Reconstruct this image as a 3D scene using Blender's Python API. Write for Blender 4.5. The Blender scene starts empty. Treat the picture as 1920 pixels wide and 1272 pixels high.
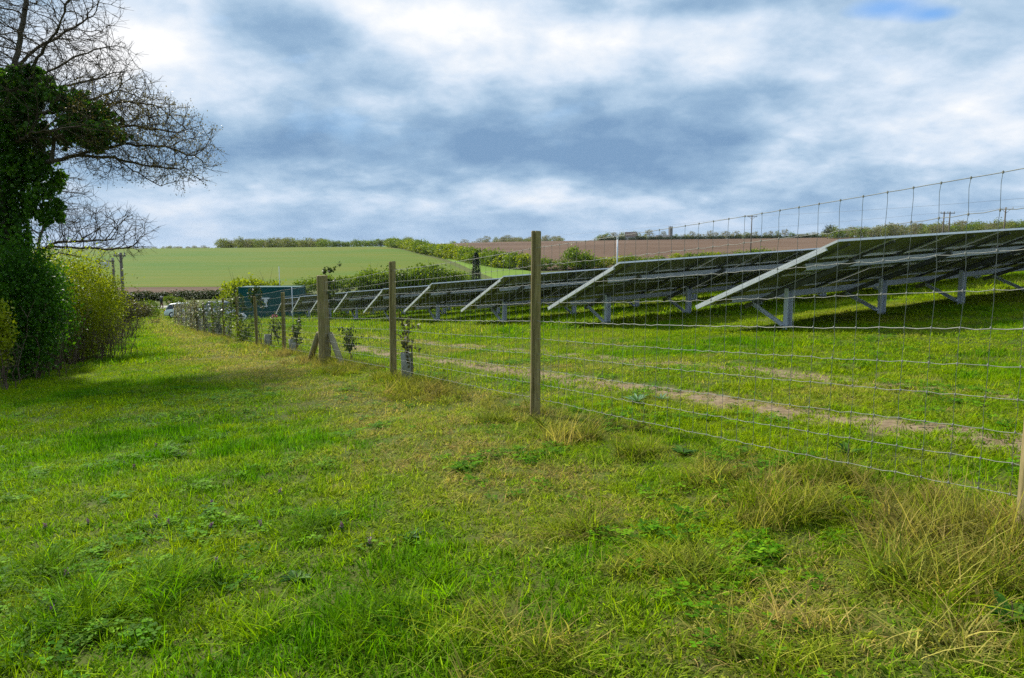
import bpy, bmesh, math, random
import numpy as np
from mathutils import Vector, Matrix, Euler

# ------------------------------------------------------------------ camera, sky, sun, exposure
SC = bpy.context.scene
COL = SC.collection
R = math.radians
FPX, CX, CY, HOR = 1370.0, 960.0, 636.0, 470.0       # photograph calibration (1920 x 1272)
PITCH = math.atan((CY - HOR) / FPX)
EYE = 1.40                                            # camera height above the ground under it

cam_d = bpy.data.cameras.new('camera')
cam_d.sensor_width = 36.0
cam_d.lens = 36.0 * FPX / 1920.0
cam_d.clip_start = 0.05
cam_d.clip_end = 20000
cam = bpy.data.objects.new('camera', cam_d)
COL.objects.link(cam)
cam.location = (0, 0, EYE)
cam.rotation_euler = (R(90) - PITCH, 0, 0)
SC.camera = cam

SUN_AZ, SUN_EL = R(-40), R(40)
sdir = Vector((math.sin(SUN_AZ) * math.cos(SUN_EL), math.cos(SUN_AZ) * math.cos(SUN_EL), math.sin(SUN_EL)))
sun_d = bpy.data.lights.new('sun', 'SUN')
sun_d.energy = 5.0
sun_d.angle = R(2.5)
sun_d.color = (1.0, 0.95, 0.86)
sun = bpy.data.objects.new('sun', sun_d)
COL.objects.link(sun)
sun.rotation_euler = sdir.to_track_quat('Z', 'Y').to_euler()
sun.location = (-20, 60, 70)

SC.view_settings.view_transform = 'Standard'
SC.view_settings.look = 'None'
SC.view_settings.gamma = 1.0
SC.view_settings.exposure = 0.52
SC.cycles.max_bounces = 5
SC.cycles.diffuse_bounces = 3
SC.cycles.glossy_bounces = 2
SC.cycles.transmission_bounces = 2
SC.cycles.transparent_max_bounces = 8
SC.cycles.volume_bounces = 0
SC.cycles.use_denoising = False
SC.cycles.denoiser = 'OPENIMAGEDENOISE'
SC.cycles.use_adaptive_sampling = True
SC.cycles.adaptive_threshold = 0.008
SC.cycles.sample_clamp_indirect = 4.0


class NT:
    """small helper for node trees"""
    def __init__(self, tree):
        self.t = tree
    def n(self, typ, **kw):
        nd = self.t.nodes.new(typ)
        for k, v in kw.items():
            if k.startswith('i_'):
                key = k[2:]
                nd.inputs[int(key) if key.isdigit() else key.replace('_', ' ')].default_value = v
            else:
                setattr(nd, k, v)
        return nd
    def l(self, a, b):
        self.t.links.new(a, b)
    def m(self, op, a, b=None, c=None, clamp=False):
        nd = self.n('ShaderNodeMath', operation=op)
        nd.use_clamp = clamp
        for i, v in enumerate((a, b, c)):
            if v is None:
                continue
            if hasattr(v, 'is_output'):
                self.l(v, nd.inputs[i])
            else:
                nd.inputs[i].default_value = v
        return nd.outputs[0]
    def mix(self, fac, a, b, blend='MIX'):
        nd = self.n('ShaderNodeMix', data_type='RGBA', blend_type=blend)
        for s, v in ((0, fac), (6, a), (7, b)):
            if hasattr(v, 'is_output'):
                self.l(v, nd.inputs[s])
            else:
                nd.inputs[s].default_value = v if s == 0 else (tuple(v) + (1,))[:4]
        return nd.outputs[2]
    def ramp(self, fac, stops, interp='LINEAR'):
        nd = self.n('ShaderNodeValToRGB')
        nd.color_ramp.interpolation = interp
        el = nd.color_ramp.elements
        while len(el) < len(stops):
            el.new(0.5)
        for e, (p, c) in zip(el, stops):
            e.position = p
            e.color = (tuple(c) + (1,))[:4] if not isinstance(c, (int, float)) else (c, c, c, 1)
        self.l(fac, nd.inputs[0])
        return nd.outputs[0]
    def noise(self, vec, scale, detail=5, rough=0.55, dist=0.0, lac=2.0):
        nd = self.n('ShaderNodeTexNoise')
        nd.inputs['Scale'].default_value = scale
        nd.inputs['Detail'].default_value = detail
        nd.inputs['Roughness'].default_value = rough
        nd.inputs['Distortion'].default_value = dist
        if vec is not None:
            self.l(vec, nd.inputs['Vector'])
        return nd.outputs[0]


def lin(r, g, b):
    f = lambda c: (c / 255 / 12.92) if c / 255 <= 0.04045 else ((c / 255 + 0.055) / 1.055) ** 2.4
    return (f(r), f(g), f(b))


def az_el(px, py):
    """direction (azimuth, elevation) that a photograph pixel looks in"""
    v = Vector(((px - CX) / FPX, 1, 0)) * 1.0
    s, c = math.sin(PITCH), math.cos(PITCH)
    a, b = (px - CX) / FPX, (CY - py) / FPX
    d = Vector((a, c + b * s, -s + b * c)).normalized()
    return math.atan2(d.x, d.y), math.asin(d.z)


# ---- the sky: Nishita air behind layered stratocumulus
world = bpy.data.worlds.new('World')
SC.world = world
world.use_nodes = True
wt = NT(world.node_tree)
world.node_tree.nodes.clear()
tc = wt.n('ShaderNodeTexCoord').outputs['Generated']
sep = wt.n('ShaderNodeSeparateXYZ'); wt.l(tc, sep.inputs[0])
dx_, dy_, dz_ = sep.outputs
zz = wt.m('MAXIMUM', dz_, 0.0)
den = wt.m('ADD', zz, 0.32)
comb = wt.n('ShaderNodeCombineXYZ')
wt.l(wt.m('DIVIDE', dx_, den), comb.inputs[0])
wt.l(wt.m('DIVIDE', dy_, den), comb.inputs[1])
comb.inputs[2].default_value = 3.7
cp = comb.outputs[0]
azs = wt.m('ARCTAN2', dx_, dy_)
els = wt.m('ARCSINE', dz_)


def blob(px, py, wx, wy, amp):
    a0, e0 = az_el(px, py)
    sa, se = wx / FPX, wy / FPX
    u_ = wt.m('DIVIDE', wt.m('SUBTRACT', azs, a0), sa)
    v_ = wt.m('DIVIDE', wt.m('SUBTRACT', els, e0), se)
    q = wt.m('ADD', wt.m('MULTIPLY', u_, u_), wt.m('MULTIPLY', v_, v_))
    return wt.m('MULTIPLY', wt.m('EXPONENT', wt.m('MULTIPLY', q, -1.0)), amp)


n1 = wt.noise(cp, 2.3, 10, 0.52, 0.10)
n2 = wt.noise(cp, 7.5, 9, 0.56, 0.15)
n3 = wt.noise(cp, 0.6, 3, 0.5, 0.1)
bright = wt.m('ADD', wt.m('MULTIPLY', n1, 0.80), wt.m('MULTIPLY', n2, 0.46))
bright = wt.m('ADD', bright, wt.m('MULTIPLY', n3, 0.25))
bright = wt.m('ADD', wt.m('MULTIPLY', wt.m('SUBTRACT', bright, 0.755), 1.55), 0.49)
for b in [(690, 22, 75, 45, 0.30), (770, 50, 70, 32, 0.26), (640, 6, 60, 26, 0.2), (200, 40, 190, 150, 0.14), (300, 110, 120, 60, 0.16), (1050, 90, 260, 70, 0.16), (1450, 80, 330, 85, 0.16),
          (1820, 190, 240, 80, 0.16), (530, 55, 140, 60, -0.40), (470, 235, 260, 75, -0.20), (800, 285, 440, 48, -0.26), (980, 200, 200, 50, -0.08),
          (1280, 290, 260, 45, -0.15), (1440, 185, 110, 28, -0.26), (1330, 8, 190, 20, -0.30), (640, 375, 420, 26, 0.16),
          (260, 395, 190, 60, 0.22), (1180, 376, 130, 9, 0.14), (720, 190, 120, 18, 0.16), (1600, 330, 300, 40, -0.08)]:
    bright = wt.m('ADD', bright, blob(*b))
cloud = wt.ramp(bright, [(0.08, lin(124, 158, 194)), (0.32, lin(150, 181, 211)), (0.50, lin(179, 204, 228)),
                         (0.68, lin(212, 227, 244)), (0.96, lin(252, 253, 255))], 'LINEAR')
# air low over the horizon: clouds fade into pale blue
low = wt.m('SUBTRACT', 1.0, wt.m('DIVIDE', zz, 0.085), clamp=True)
low = wt.m('MULTIPLY', wt.m('POWER', low, 1.2), 0.75)
cloud = wt.mix(low, cloud, lin(170, 196, 226))
sky = wt.n('ShaderNodeTexSky', sky_type='NISHITA')
sky.sun_disc = False
sky.sun_elevation = SUN_EL
sky.sun_rotation = SUN_AZ
sky.altitude = 60
sky.air_density = 1.0
sky.dust_density = 0.6
sky.ozone_density = 1.2
skyc = wt.mix(1.0, sky.outputs[0], (0.085, 0.125, 0.165), 'MULTIPLY')
# gaps in the cloud deck
gap = wt.noise(cp, 1.5, 6, 0.55, 0.3)
gap = wt.m('ADD', gap, blob(1660, 14, 70, 20, 0.42))
gap = wt.m('ADD', gap, blob(1755, 27, 40, 12, 0.36))
gap = wt.m('ADD', gap, blob(1655, 112, 46, 20, 0.18))
gapm = wt.ramp(gap, [(0.60, 0.0), (0.92, 0.95)])
gapm = wt.m('MULTIPLY', gapm, wt.m('MULTIPLY', wt.m('SUBTRACT', zz, 0.10), 8.0, clamp=True))
final = wt.mix(gapm, cloud, skyc)
bg = wt.n('ShaderNodeBackground')
bg.inputs['Strength'].default_value = 0.72
wt.l(final, bg.inputs['Color'])
wo = wt.n('ShaderNodeOutputWorld')
wt.l(bg.outputs[0], wo.inputs['Surface'])
world.cycles.sampling_method = 'MANUAL'
world.cycles.sample_map_resolution = 512

# ------------------------------------------------------------------ geometry of the place
rng = np.random.default_rng(7)
random.seed(7)


def ray(px, py):
    s, c = math.sin(PITCH), math.cos(PITCH)
    a, b = (px - CX) / FPX, (CY - py) / FPX
    return np.array([a, c + b * s, -s + b * c])


def at(px, py, Y):
    d = ray(px, py)
    p = d * (Y / d[1])
    return np.array([p[0], p[1], p[2] + EYE])


FD3 = ray(237, 569)
FDIR = np.array([FD3[0], FD3[1]]) / math.hypot(FD3[0], FD3[1])      # along the fence, away from the camera
RDIR = np.array([FDIR[1], -FDIR[0]])                                 # along the panel rows, to the right
P1 = at(1003, 780, 7.6)
ZB = P1[2]
TBL_F = np.array([-400, -60, -20, 0, 20, 40, 58, 70, 82, 100, 140, 400], float)
TBL_Z = np.array([9, 3.6, 1.45, 0, -1.56, -3.12, -4.45, -5.1, -5.5, -5.8, -5.9, -5.9])


def uf(X, Y):
    dx, dy = X - P1[0], Y - P1[1]
    return dx * RDIR[0] + dy * RDIR[1], dx * FDIR[0] + dy * FDIR[1]


def xy(u, f):
    return P1[0] + u * RDIR[0] + f * FDIR[0], P1[1] + u * RDIR[1] + f * FDIR[1]


# far land: for columns of view (tangent of azimuth) the eye-relative height at several distances
FAR_Y = np.array([90, 130, 200, 300, 420, 600, 900, 2000, 6000], float)
_cols = {-900: [568, 546, 506, 482, 470, 472, 474, 470, 468], 0: [574, 545, 505, 481, 468, 471, 473, 469.5, 468],
         237: [580, 544, 504, 480, 467, 470, 472, 469.5, 468], 420: [582, 543, 503, 479, 465.5, 468, 471, 469, 468],
         600: [575, 541, 503, 478, 464, 467, 470, 469, 468], 720: [568, 541, 502, 477, 463, 464, 469, 469, 468],
         880: [560, 541, 503, 477, 462, 455, 461, 466, 468], 1000: [550, 536, 503, 476, 462, 453, 459, 466, 468],
         1200: [540, 527, 499, 472, 459, 450.5, 457, 466, 468], 1500: [522, 508, 487, 466, 454, 447, 455, 466, 468],
         1920: [488, 478, 463, 451, 444, 440, 450, 465, 468], 2700: [455, 450, 445, 440, 436, 433, 445, 465, 468]}
COL_T = np.array([(k - CX) / FPX for k in _cols])
COL_Z = np.array([[(HOR - p) / FPX * y for p, y in zip(v, FAR_Y)] for v in _cols.values()])
# smooth lookup grid
_gt = np.linspace(COL_T[0], COL_T[-1], 121)
_gl = np.linspace(math.log(60), math.log(6000), 141)
_tmp = np.array([np.interp(_gl, np.log(FAR_Y), r) for r in COL_Z])
FARG = np.array([np.interp(_gt, COL_T, _tmp[:, j]) for j in range(len(_gl))]).T
for _ in range(10):
    p = np.pad(FARG, 1, mode='edge')
    FARG = (p[:-2, 1:-1] + p[2:, 1:-1] + p[1:-1, :-2] + p[1:-1, 2:] + 2 * FARG) / 6


def sstep(a, b, x):
    t = np.clip((x - a) / (b - a), 0, 1)
    return t * t * (3 - 2 * t)


def G(X, Y):
    """ground height"""
    X = np.asarray(X, float); Y = np.asarray(Y, float)
    u, f = uf(X, Y)
    uc = np.where(u > 0, 0.055 * np.minimum(u, 160), 0.048 * np.maximum(u, -70))
    z = ZB + np.interp(f, TBL_F, TBL_Z) + uc
    z = z + 0.030 * np.sin(X * 0.9 + 1.3 * np.sin(Y * 0.4)) * np.sin(Y * 0.8 + 0.7) + 0.012 * np.sin(X * 2.7 + 1) * np.sin(Y * 2.3)
    Yc = np.maximum(Y, 60.0)
    t = np.clip((X / Yc - _gt[0]) / (_gt[1] - _gt[0]), 0, len(_gt) - 1.001)
    l = np.clip((np.log(Yc) - _gl[0]) / (_gl[1] - _gl[0]), 0, len(_gl) - 1.001)
    i, j = t.astype(int), l.astype(int)
    a, b = t - i, l - j
    fz = (FARG[i, j] * (1 - a) * (1 - b) + FARG[i + 1, j] * a * (1 - b) + FARG[i, j + 1] * (1 - a) * b + FARG[i + 1, j + 1] * a * b) + EYE
    w = sstep(82, 128, Y)
    return z * (1 - w) + fz * w


def g1(X, Y):
    return float(G(np.array([X]), np.array([Y]))[0])


def hit(px, py):
    """where the ray through a photograph pixel meets the ground"""
    d = ray(px, py)
    ys = np.geomspace(1.2, 4000, 3000)
    p = d[None, :] * (ys / d[1])[:, None]
    below = (p[:, 2] + EYE) < G(p[:, 0], p[:, 1])
    k = int(np.argmax(below)) if below.any() else len(ys) - 1
    return np.array([p[k, 0], p[k, 1], p[k, 2] + EYE])


def vnoise(x, y, s=1.0, seed=0):
    x = np.asarray(x) * s + 1000.3 + seed * 17.13
    y = np.asarray(y) * s + 1000.7 + seed * 9.71
    xi, yi = np.floor(x), np.floor(y)
    fx, fy = x - xi, y - yi
    fx = fx * fx * (3 - 2 * fx); fy = fy * fy * (3 - 2 * fy)
    h = lambda a, b: np.modf(np.abs(np.sin(a * 127.1 + b * 311.7 + seed * 74.7) * 43758.5453))[0]
    return (h(xi, yi) * (1 - fx) * (1 - fy) + h(xi + 1, yi) * fx * (1 - fy) + h(xi, yi + 1) * (1 - fx) * fy + h(xi + 1, yi + 1) * fx * fy)


def fbm(x, y, s=1.0, seed=0, o=4):
    v, a, t = 0, 0.5, 0
    for k in range(o):
        v = v + a * vnoise(x, y, s * 2 ** k, seed + k); t += a; a *= 0.55
    return v / t


# ------------------------------------------------------------------ object helpers
def tag(o, label=None, cat=None, group=None, kind=None):
    if label: o['label'] = label
    if cat: o['category'] = cat
    if group: o['group'] = group
    if kind: o['kind'] = kind
    return o


def empty(name, loc=(0, 0, 0), rz=0.0):
    o = bpy.data.objects.new(name, None)
    o.empty_display_size = 0.2
    COL.objects.link(o)
    o.location = [float(v) for v in loc]
    o.rotation_euler = (0, 0, rz)
    return o


def fast_mesh(name, verts, faces, mats=(), smooth=False, attr=None, midx=None):
    """faces: one (M,K) array or list of such arrays"""
    me = bpy.data.meshes.new(name)
    verts = np.asarray(verts, np.float32)
    if isinstance(faces, np.ndarray):
        faces = [faces]
    faces = [np.asarray(f, np.int32) for f in faces if len(f)]
    nl = sum(f.size for f in faces); npol = sum(len(f) for f in faces)
    me.vertices.add(len(verts)); me.vertices.foreach_set('co', verts.ravel())
    me.loops.add(nl); me.polygons.add(npol)
    me.loops.foreach_set('vertex_index', np.concatenate([f.ravel() for f in faces]))
    tot = np.concatenate([np.full(len(f), f.shape[1], np.int32) for f in faces])
    st = np.concatenate([[0], np.cumsum(tot)[:-1]]).astype(np.int32)
    me.polygons.foreach_set('loop_start', st)
    try:
        me.polygons.foreach_set('loop_total', tot)
    except Exception:
        pass
    if midx is not None:
        me.polygons.foreach_set('material_index', np.asarray(midx, np.int32))
    if smooth:
        me.polygons.foreach_set('use_smooth', np.ones(npol, bool))
    for m in (mats if isinstance(mats, (list, tuple)) else [mats]):
        me.materials.append(m)
    if attr:
        for k, v in attr.items():
            a = me.attributes.new(k, 'FLOAT', 'POINT')
            a.data.foreach_set('value', np.asarray(v, np.float32))
    me.update(calc_edges=True)
    return me


def link(name, me, parent=None, loc=None):
    o = bpy.data.objects.new(name, me)
    COL.objects.link(o)
    if parent is not None:
        o.parent = parent
    if loc is not None:
        o.location = [float(v) for v in loc]
    return o


class MB:
    """collects boxes, tubes and prisms into one mesh"""
    def __init__(self):
        self.v = []; self.f = []; self.mi = []; self.cur = 0
    def add(self, vs, fs):
        b = len(self.v)
        self.v += [tuple(float(c) for c in p) for p in vs]
        self.f += [tuple(i + b for i in f) for f in fs]
        self.mi += [self.cur] * len(fs)
    def box(self, lo, hi, M=None):
        (x0, y0, z0), (x1, y1, z1) = lo, hi
        vs = [(x0, y0, z0), (x1, y0, z0), (x1, y1, z0), (x0, y1, z0), (x0, y0, z1), (x1, y0, z1), (x1, y1, z1), (x0, y1, z1)]
        if M is not None:
            vs = [tuple(M @ Vector(p)) for p in vs]
        self.add(vs, [(0, 3, 2, 1), (4, 5, 6, 7), (0, 1, 5, 4), (1, 2, 6, 5), (2, 3, 7, 6), (3, 0, 4, 7)])
    def bar(self, a, b, w, h, up=(0, 0, 1), roll=0):
        """rectangular bar from a to b"""
        a, b = Vector(a), Vector(b)
        d = (b - a).normalized()
        s = d.cross(Vector(up))
        if s.length < 1e-4: s = d.cross(Vector((1, 0, 0)))
        s.normalize(); t = s.cross(d)
        vs = []
        for p in (a, b):
            for q, r in ((-1, -1), (1, -1), (1, 1), (-1, 1)):
                vs.append(p + s * (q * w / 2) + t * (r * h / 2))
        self.add(vs, [(0, 1, 2, 3), (7, 6, 5, 4), (0, 4, 5, 1), (1, 5, 6, 2), (2, 6, 7, 3), (3, 7, 4, 0)])
    def tube(self, pts, rad, n=6, cap=True):
        pts = [Vector(p) for p in pts]
        if not hasattr(rad, '__len__'): rad = [rad] * len(pts)
        vs, fs = [], []
        ref = None
        for i, p in enumerate(pts):
            d = (pts[min(i + 1, len(pts) - 1)] - pts[max(i - 1, 0)])
            if d.length < 1e-9: d = Vector((0, 0, 1))
            d.normalize()
            if ref is None:
                ref = d.cross(Vector((0, 0, 1)) if abs(d.z) < 0.9 else Vector((1, 0, 0))).normalized()
            s = (ref - d * ref.dot(d))
            if s.length < 1e-6: s = d.orthogonal()
            s.normalize(); ref = s
            t = d.cross(s)
            for k in range(n):
                a = 2 * math.pi * k / n
                vs.append(p + (s * math.cos(a) + t * math.sin(a)) * rad[i])
        for i in range(len(pts) - 1):
            for k in range(n):
                a, b = i * n + k, i * n + (k + 1) % n
                fs.append((a, b, b + n, a + n))
        if cap:
            fs.append(tuple(range(n - 1, -1, -1)))
            fs.append(tuple((len(pts) - 1) * n + k for k in range(n)))
        self.add(vs, fs)
    def poly(self, pts):
        self.add(pts, [tuple(range(len(pts)))])
    def prism(self, outline, M, depth):
        """outline (x,y) extruded along local z by depth, placed with matrix M"""
        n = len(outline)
        vs = [tuple(M @ Vector((x, y, 0))) for x, y in outline] + [tuple(M @ Vector((x, y, depth))) for x, y in outline]
        fs = [tuple(range(n - 1, -1, -1)), tuple(range(n, 2 * n))] + [(i, (i + 1) % n, n + (i + 1) % n, n + i) for i in range(n)]
        self.add(vs, fs)
    def mesh(self, name, mats, smooth=False):
        me = bpy.data.meshes.new(name)
        me.from_pydata(self.v, [], self.f)
        for m in (mats if isinstance(mats, (list, tuple)) else [mats]):
            me.materials.append(m)
        if any(self.mi):
            me.polygons.foreach_set('material_index', self.mi)
        if smooth:
            me.polygons.foreach_set('use_smooth', [True] * len(me.polygons))
        me.update()
        return me
    def build(self, name, mats, parent=None, smooth=False, loc=None):
        return link(name, self.mesh(name, mats, smooth), parent, loc)


def copy_tree(root):
    r = root.copy(); COL.objects.link(r)
    for ch in root.children:
        c = ch.copy(); COL.objects.link(c); c.parent = r
        for g in ch.children:
            d = g.copy(); COL.objects.link(d); d.parent = c
    return r


# ------------------------------------------------------------------ materials
def mat_base(name):
    m = bpy.data.materials.new(name)
    m.use_nodes = True
    m.node_tree.nodes.clear()
    return m, NT(m.node_tree)


def principled(t, rough=0.6, metal=0.0, spec=0.4):
    b = t.n('ShaderNodeBsdfPrincipled')
    b.inputs['Roughness'].default_value = rough
    b.inputs['Metallic'].default_value = metal
    b.inputs['Specular IOR Level'].default_value = spec
    o = t.n('ShaderNodeOutputMaterial')
    t.l(b.outputs[0], o.inputs['Surface'])
    return b, o


def simple_mat(name, c1, c2=None, scale=6.0, rough=0.6, metal=0.0, bump=0.0, stretch=(1, 1, 1), spec=0.4, bscale=None, detail=6):
    m, t = mat_base(name)
    b, o = principled(t, rough, metal, spec)
    co = t.n('ShaderNodeTexCoord').outputs['Object']
    mp = t.n('ShaderNodeMapping'); mp.inputs['Scale'].default_value = stretch
    t.l(co, mp.inputs[0])
    nz = t.noise(mp.outputs[0], scale, detail, 0.6, 0.2)
    col = t.ramp(nz, [(0.32, c1), (0.68, c2 or tuple(min(1, c * 1.35) for c in c1))])
    t.l(col, b.inputs['Base Color'])
    if bump:
        bp = t.n('ShaderNodeBump'); bp.inputs['Strength'].default_value = bump
        bp.inputs['Distance'].default_value = 0.02
        t.l(t.noise(mp.outputs[0], bscale or scale * 3, 6, 0.6), bp.inputs['Height'])
        t.l(bp.outputs[0], b.inputs['Normal'])
    return m


def leaf_mat(name, stops, trans=0.35, rough=0.5, spec=0.3, instancer=False, tcol=1.25):
    """leaves and blades: diffuse + light shining through; colour from a per-leaf random value"""
    m, t = mat_base(name)
    lv = t.n('ShaderNodeAttribute', attribute_name='lv').outputs['Fac']
    col = t.ramp(lv, stops)
    if instancer:
        gc = t.n('ShaderNodeAttribute', attribute_name='gcol', attribute_type='INSTANCER').outputs['Color']
        col = t.mix(1.0, col, gc, 'MULTIPLY')
    b = t.n('ShaderNodeBsdfPrincipled')
    b.inputs['Roughness'].default_value = rough
    b.inputs['Specular IOR Level'].default_value = spec
    t.l(col, b.inputs['Base Color'])
    tr = t.n('ShaderNodeBsdfTranslucent')
    t.l(t.mix(1.0, col, (tcol, tcol * 1.05, tcol * 0.55), 'MULTIPLY'), tr.inputs['Color'])
    mx = t.n('ShaderNodeMixShader'); mx.inputs[0].default_value = trans
    t.l(b.outputs[0], mx.inputs[1]); t.l(tr.outputs[0], mx.inputs[2])
    o = t.n('ShaderNodeOutputMaterial'); t.l(mx.outputs[0], o.inputs['Surface'])
    return m


M = {}
M['galv'] = simple_mat('galvanised_steel', (0.50, 0.53, 0.57), (0.62, 0.65, 0.68), 4, 0.5, 0.1)
M['alu'] = simple_mat('aluminium_frame', (0.66, 0.67, 0.68), (0.78, 0.79, 0.80), 5, 0.45, 0.1)
M['backsheet'] = simple_mat('panel_backsheet', (0.29, 0.295, 0.19), (0.36, 0.36, 0.24), 2.5, 0.6, spec=0.2)
M['rail'] = simple_mat('shaded_steel_rail', (0.085, 0.088, 0.080), (0.13, 0.135, 0.125), 6, 0.6)  # steel colour darkened: the shade under the panels is put into it
M['glass'] = simple_mat('solar_cells', (0.006, 0.010, 0.030), (0.010, 0.016, 0.045), 3, 0.12, 0.0, spec=0.6)
M['wire'] = simple_mat('fence_wire', (0.19, 0.19, 0.165), (0.32, 0.32, 0.27), 20, 0.7, 0.0, spec=0.25)
M['cable'] = simple_mat('power_cable', (0.06, 0.06, 0.065), (0.10, 0.10, 0.10), 2, 0.6)
M['polewood'] = simple_mat('pole_wood', (0.11, 0.09, 0.07), (0.18, 0.15, 0.12), 4, 0.85, stretch=(8, 8, 0.6), bump=0.3)
M['bark'] = simple_mat('bark', (0.055, 0.045, 0.032), (0.12, 0.105, 0.065), 7, 0.9, bump=0.5)
M['twig'] = simple_mat('twig_bark', (0.034, 0.026, 0.017), (0.080, 0.062, 0.030), 1.6, 0.9, spec=0.1)
M['stem'] = simple_mat('brown_stems', (0.07, 0.045, 0.028), (0.14, 0.095, 0.06), 5, 0.9)
M['ivy'] = leaf_mat('ivy_leaf', [(0, (0.018, 0.060, 0.004)), (0.55, (0.055, 0.150, 0.008)), (1, (0.16, 0.29, 0.016))], 0.45, 0.45, 0.3)
M['shrub_dark'] = leaf_mat('dark_shrub_leaf', [(0, (0.016, 0.060, 0.003)), (0.6, (0.045, 0.135, 0.005)), (1, (0.12, 0.245, 0.008))], 0.4, 0.5, 0.15)
M['shrub_yellow'] = leaf_mat('yellow_shrub_leaf', [(0, (0.10, 0.13, 0.005)), (0.5, (0.23, 0.27, 0.007)), (1, (0.38, 0.42, 0.014))], 0.45, 0.5, 0.15)
M['shrub_brown'] = leaf_mat('brown_twiggy_leaf', [(0, (0.06, 0.05, 0.02)), (0.5, (0.10, 0.09, 0.025)), (1, (0.15, 0.15, 0.03))], 0.3)
M['blossom'] = leaf_mat('blossom', [(0, (0.22, 0.18, 0.13)), (0.5, (0.46, 0.42, 0.34)), (1, (0.75, 0.72, 0.66))], 0.3)
M['bud'] = leaf_mat('spring_bud', [(0, (0.07, 0.055, 0.012)), (0.6, (0.15, 0.115, 0.018)), (1, (0.22, 0.17, 0.03))], 0.35)
M['hedge'] = leaf_mat('hedge_leaf', [(0, (0.055, 0.10, 0.006)), (0.5, (0.125, 0.19, 0.009)), (1, (0.24, 0.30, 0.014))], 0.38, 0.5, 0.12)
M['hedge_dark'] = leaf_mat('dark_hedge_leaf', [(0, (0.016, 0.030, 0.006)), (0.5, (0.034, 0.056, 0.009)), (1, (0.085, 0.095, 0.018))], 0.2, 0.6, 0.1)
M['tree_grey'] = leaf_mat('bare_twig_crown', [(0, (0.15, 0.14, 0.085)), (0.5, (0.22, 0.20, 0.11)), (1, (0.29, 0.27, 0.14))], 0.3, 0.6, 0.1)
M['tree_olive'] = leaf_mat('olive_crown', [(0, (0.10, 0.12, 0.03)), (0.5, (0.17, 0.195, 0.035)), (1, (0.27, 0.29, 0.05))], 0.35, 0.6, 0.1)
M['conifer'] = leaf_mat('conifer_needles', [(0, (0.008, 0.020, 0.010)), (0.6, (0.016, 0.035, 0.015)), (1, (0.03, 0.055, 0.02))], 0.1)
M['sapling'] = leaf_mat('sapling_leaf', [(0, (0.020, 0.040, 0.008)), (0.5, (0.045, 0.075, 0.012)), (1, (0.11, 0.14, 0.02))], 0.35)
M['tubeguard'] = simple_mat('tree_guard_plastic', (0.22, 0.215, 0.16), (0.33, 0.32, 0.25), 8, 0.6)
M['stone'] = simple_mat('pale_stone', (0.38, 0.38, 0.36), (0.52, 0.52, 0.50), 8, 0.9, bump=0.4)
M['teal'] = simple_mat('teal_paint', (0.001, 0.062, 0.058), (0.002, 0.080, 0.074), 1.5, 0.6, bump=0.03, spec=0.2)
M['white'] = simple_mat('white_paint', (0.62, 0.64, 0.66), (0.74, 0.75, 0.76), 3, 0.4)
M['rubber'] = simple_mat('rubber', (0.012, 0.012, 0.012), (0.03, 0.03, 0.03), 12, 0.85)
M['carglass'] = simple_mat('car_glass', (0.012, 0.018, 0.020), (0.020, 0.028, 0.030), 2, 0.06, spec=0.7)
M['carwhite'] = simple_mat('pale_car_paint', (0.58, 0.66, 0.62), (0.66, 0.72, 0.68), 1.5, 0.25, spec=0.6)
M['cargrey'] = simple_mat('grey_car_paint', (0.28, 0.30, 0.32), (0.36, 0.38, 0.40), 1.5, 0.28, 0.3)
M['lampred'] = simple_mat('tail_lamp', (0.25, 0.01, 0.01), (0.35, 0.02, 0.02), 4, 0.25)
M['sackwhite'] = simple_mat('woven_white_sack', (0.60, 0.62, 0.66), (0.72, 0.74, 0.78), 9, 0.75, bump=0.5)
M['pink'] = simple_mat('red_cloth', (0.34, 0.03, 0.07), (0.50, 0.10, 0.16), 6, 0.8, bump=0.3)
M['jacket'] = simple_mat('dark_jacket', (0.020, 0.022, 0.024), (0.04, 0.042, 0.045), 14, 0.85)
M['trousers'] = simple_mat('maroon_trousers', (0.11, 0.018, 0.030), (0.16, 0.03, 0.045), 14, 0.85)
M['skin'] = simple_mat('skin', (0.48, 0.28, 0.20), (0.55, 0.33, 0.25), 9, 0.6)
M['hair'] = simple_mat('grey_hair', (0.42, 0.40, 0.38), (0.55, 0.53, 0.50), 20, 0.8)
M['roof'] = simple_mat('roof_tiles', (0.10, 0.07, 0.06), (0.15, 0.11, 0.09), 3, 0.9)
M['render'] = simple_mat('pale_wall', (0.40, 0.38, 0.34), (0.50, 0.48, 0.44), 3, 0.9)
M['churchstone'] = simple_mat('church_stone', (0.16, 0.15, 0.14), (0.24, 0.23, 0.21), 2, 0.9)
M['purple'] = leaf_mat('dead_nettle_flower', [(0, (0.11, 0.035, 0.10)), (0.5, (0.20, 0.06, 0.19)), (1, (0.34, 0.16, 0.36))], 0.3)
M['weed'] = leaf_mat('weed_leaf', [(0, (0.02, 0.07, 0.006)), (0.5, (0.04, 0.12, 0.010)), (1, (0.09, 0.19, 0.014))], 0.3, 0.6, 0.1)
M['thistle'] = leaf_mat('thistle_leaf', [(0, (0.09, 0.19, 0.08)), (0.5, (0.15, 0.27, 0.12)), (1, (0.24, 0.36, 0.2))], 0.25, 0.6, 0.1)


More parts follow.
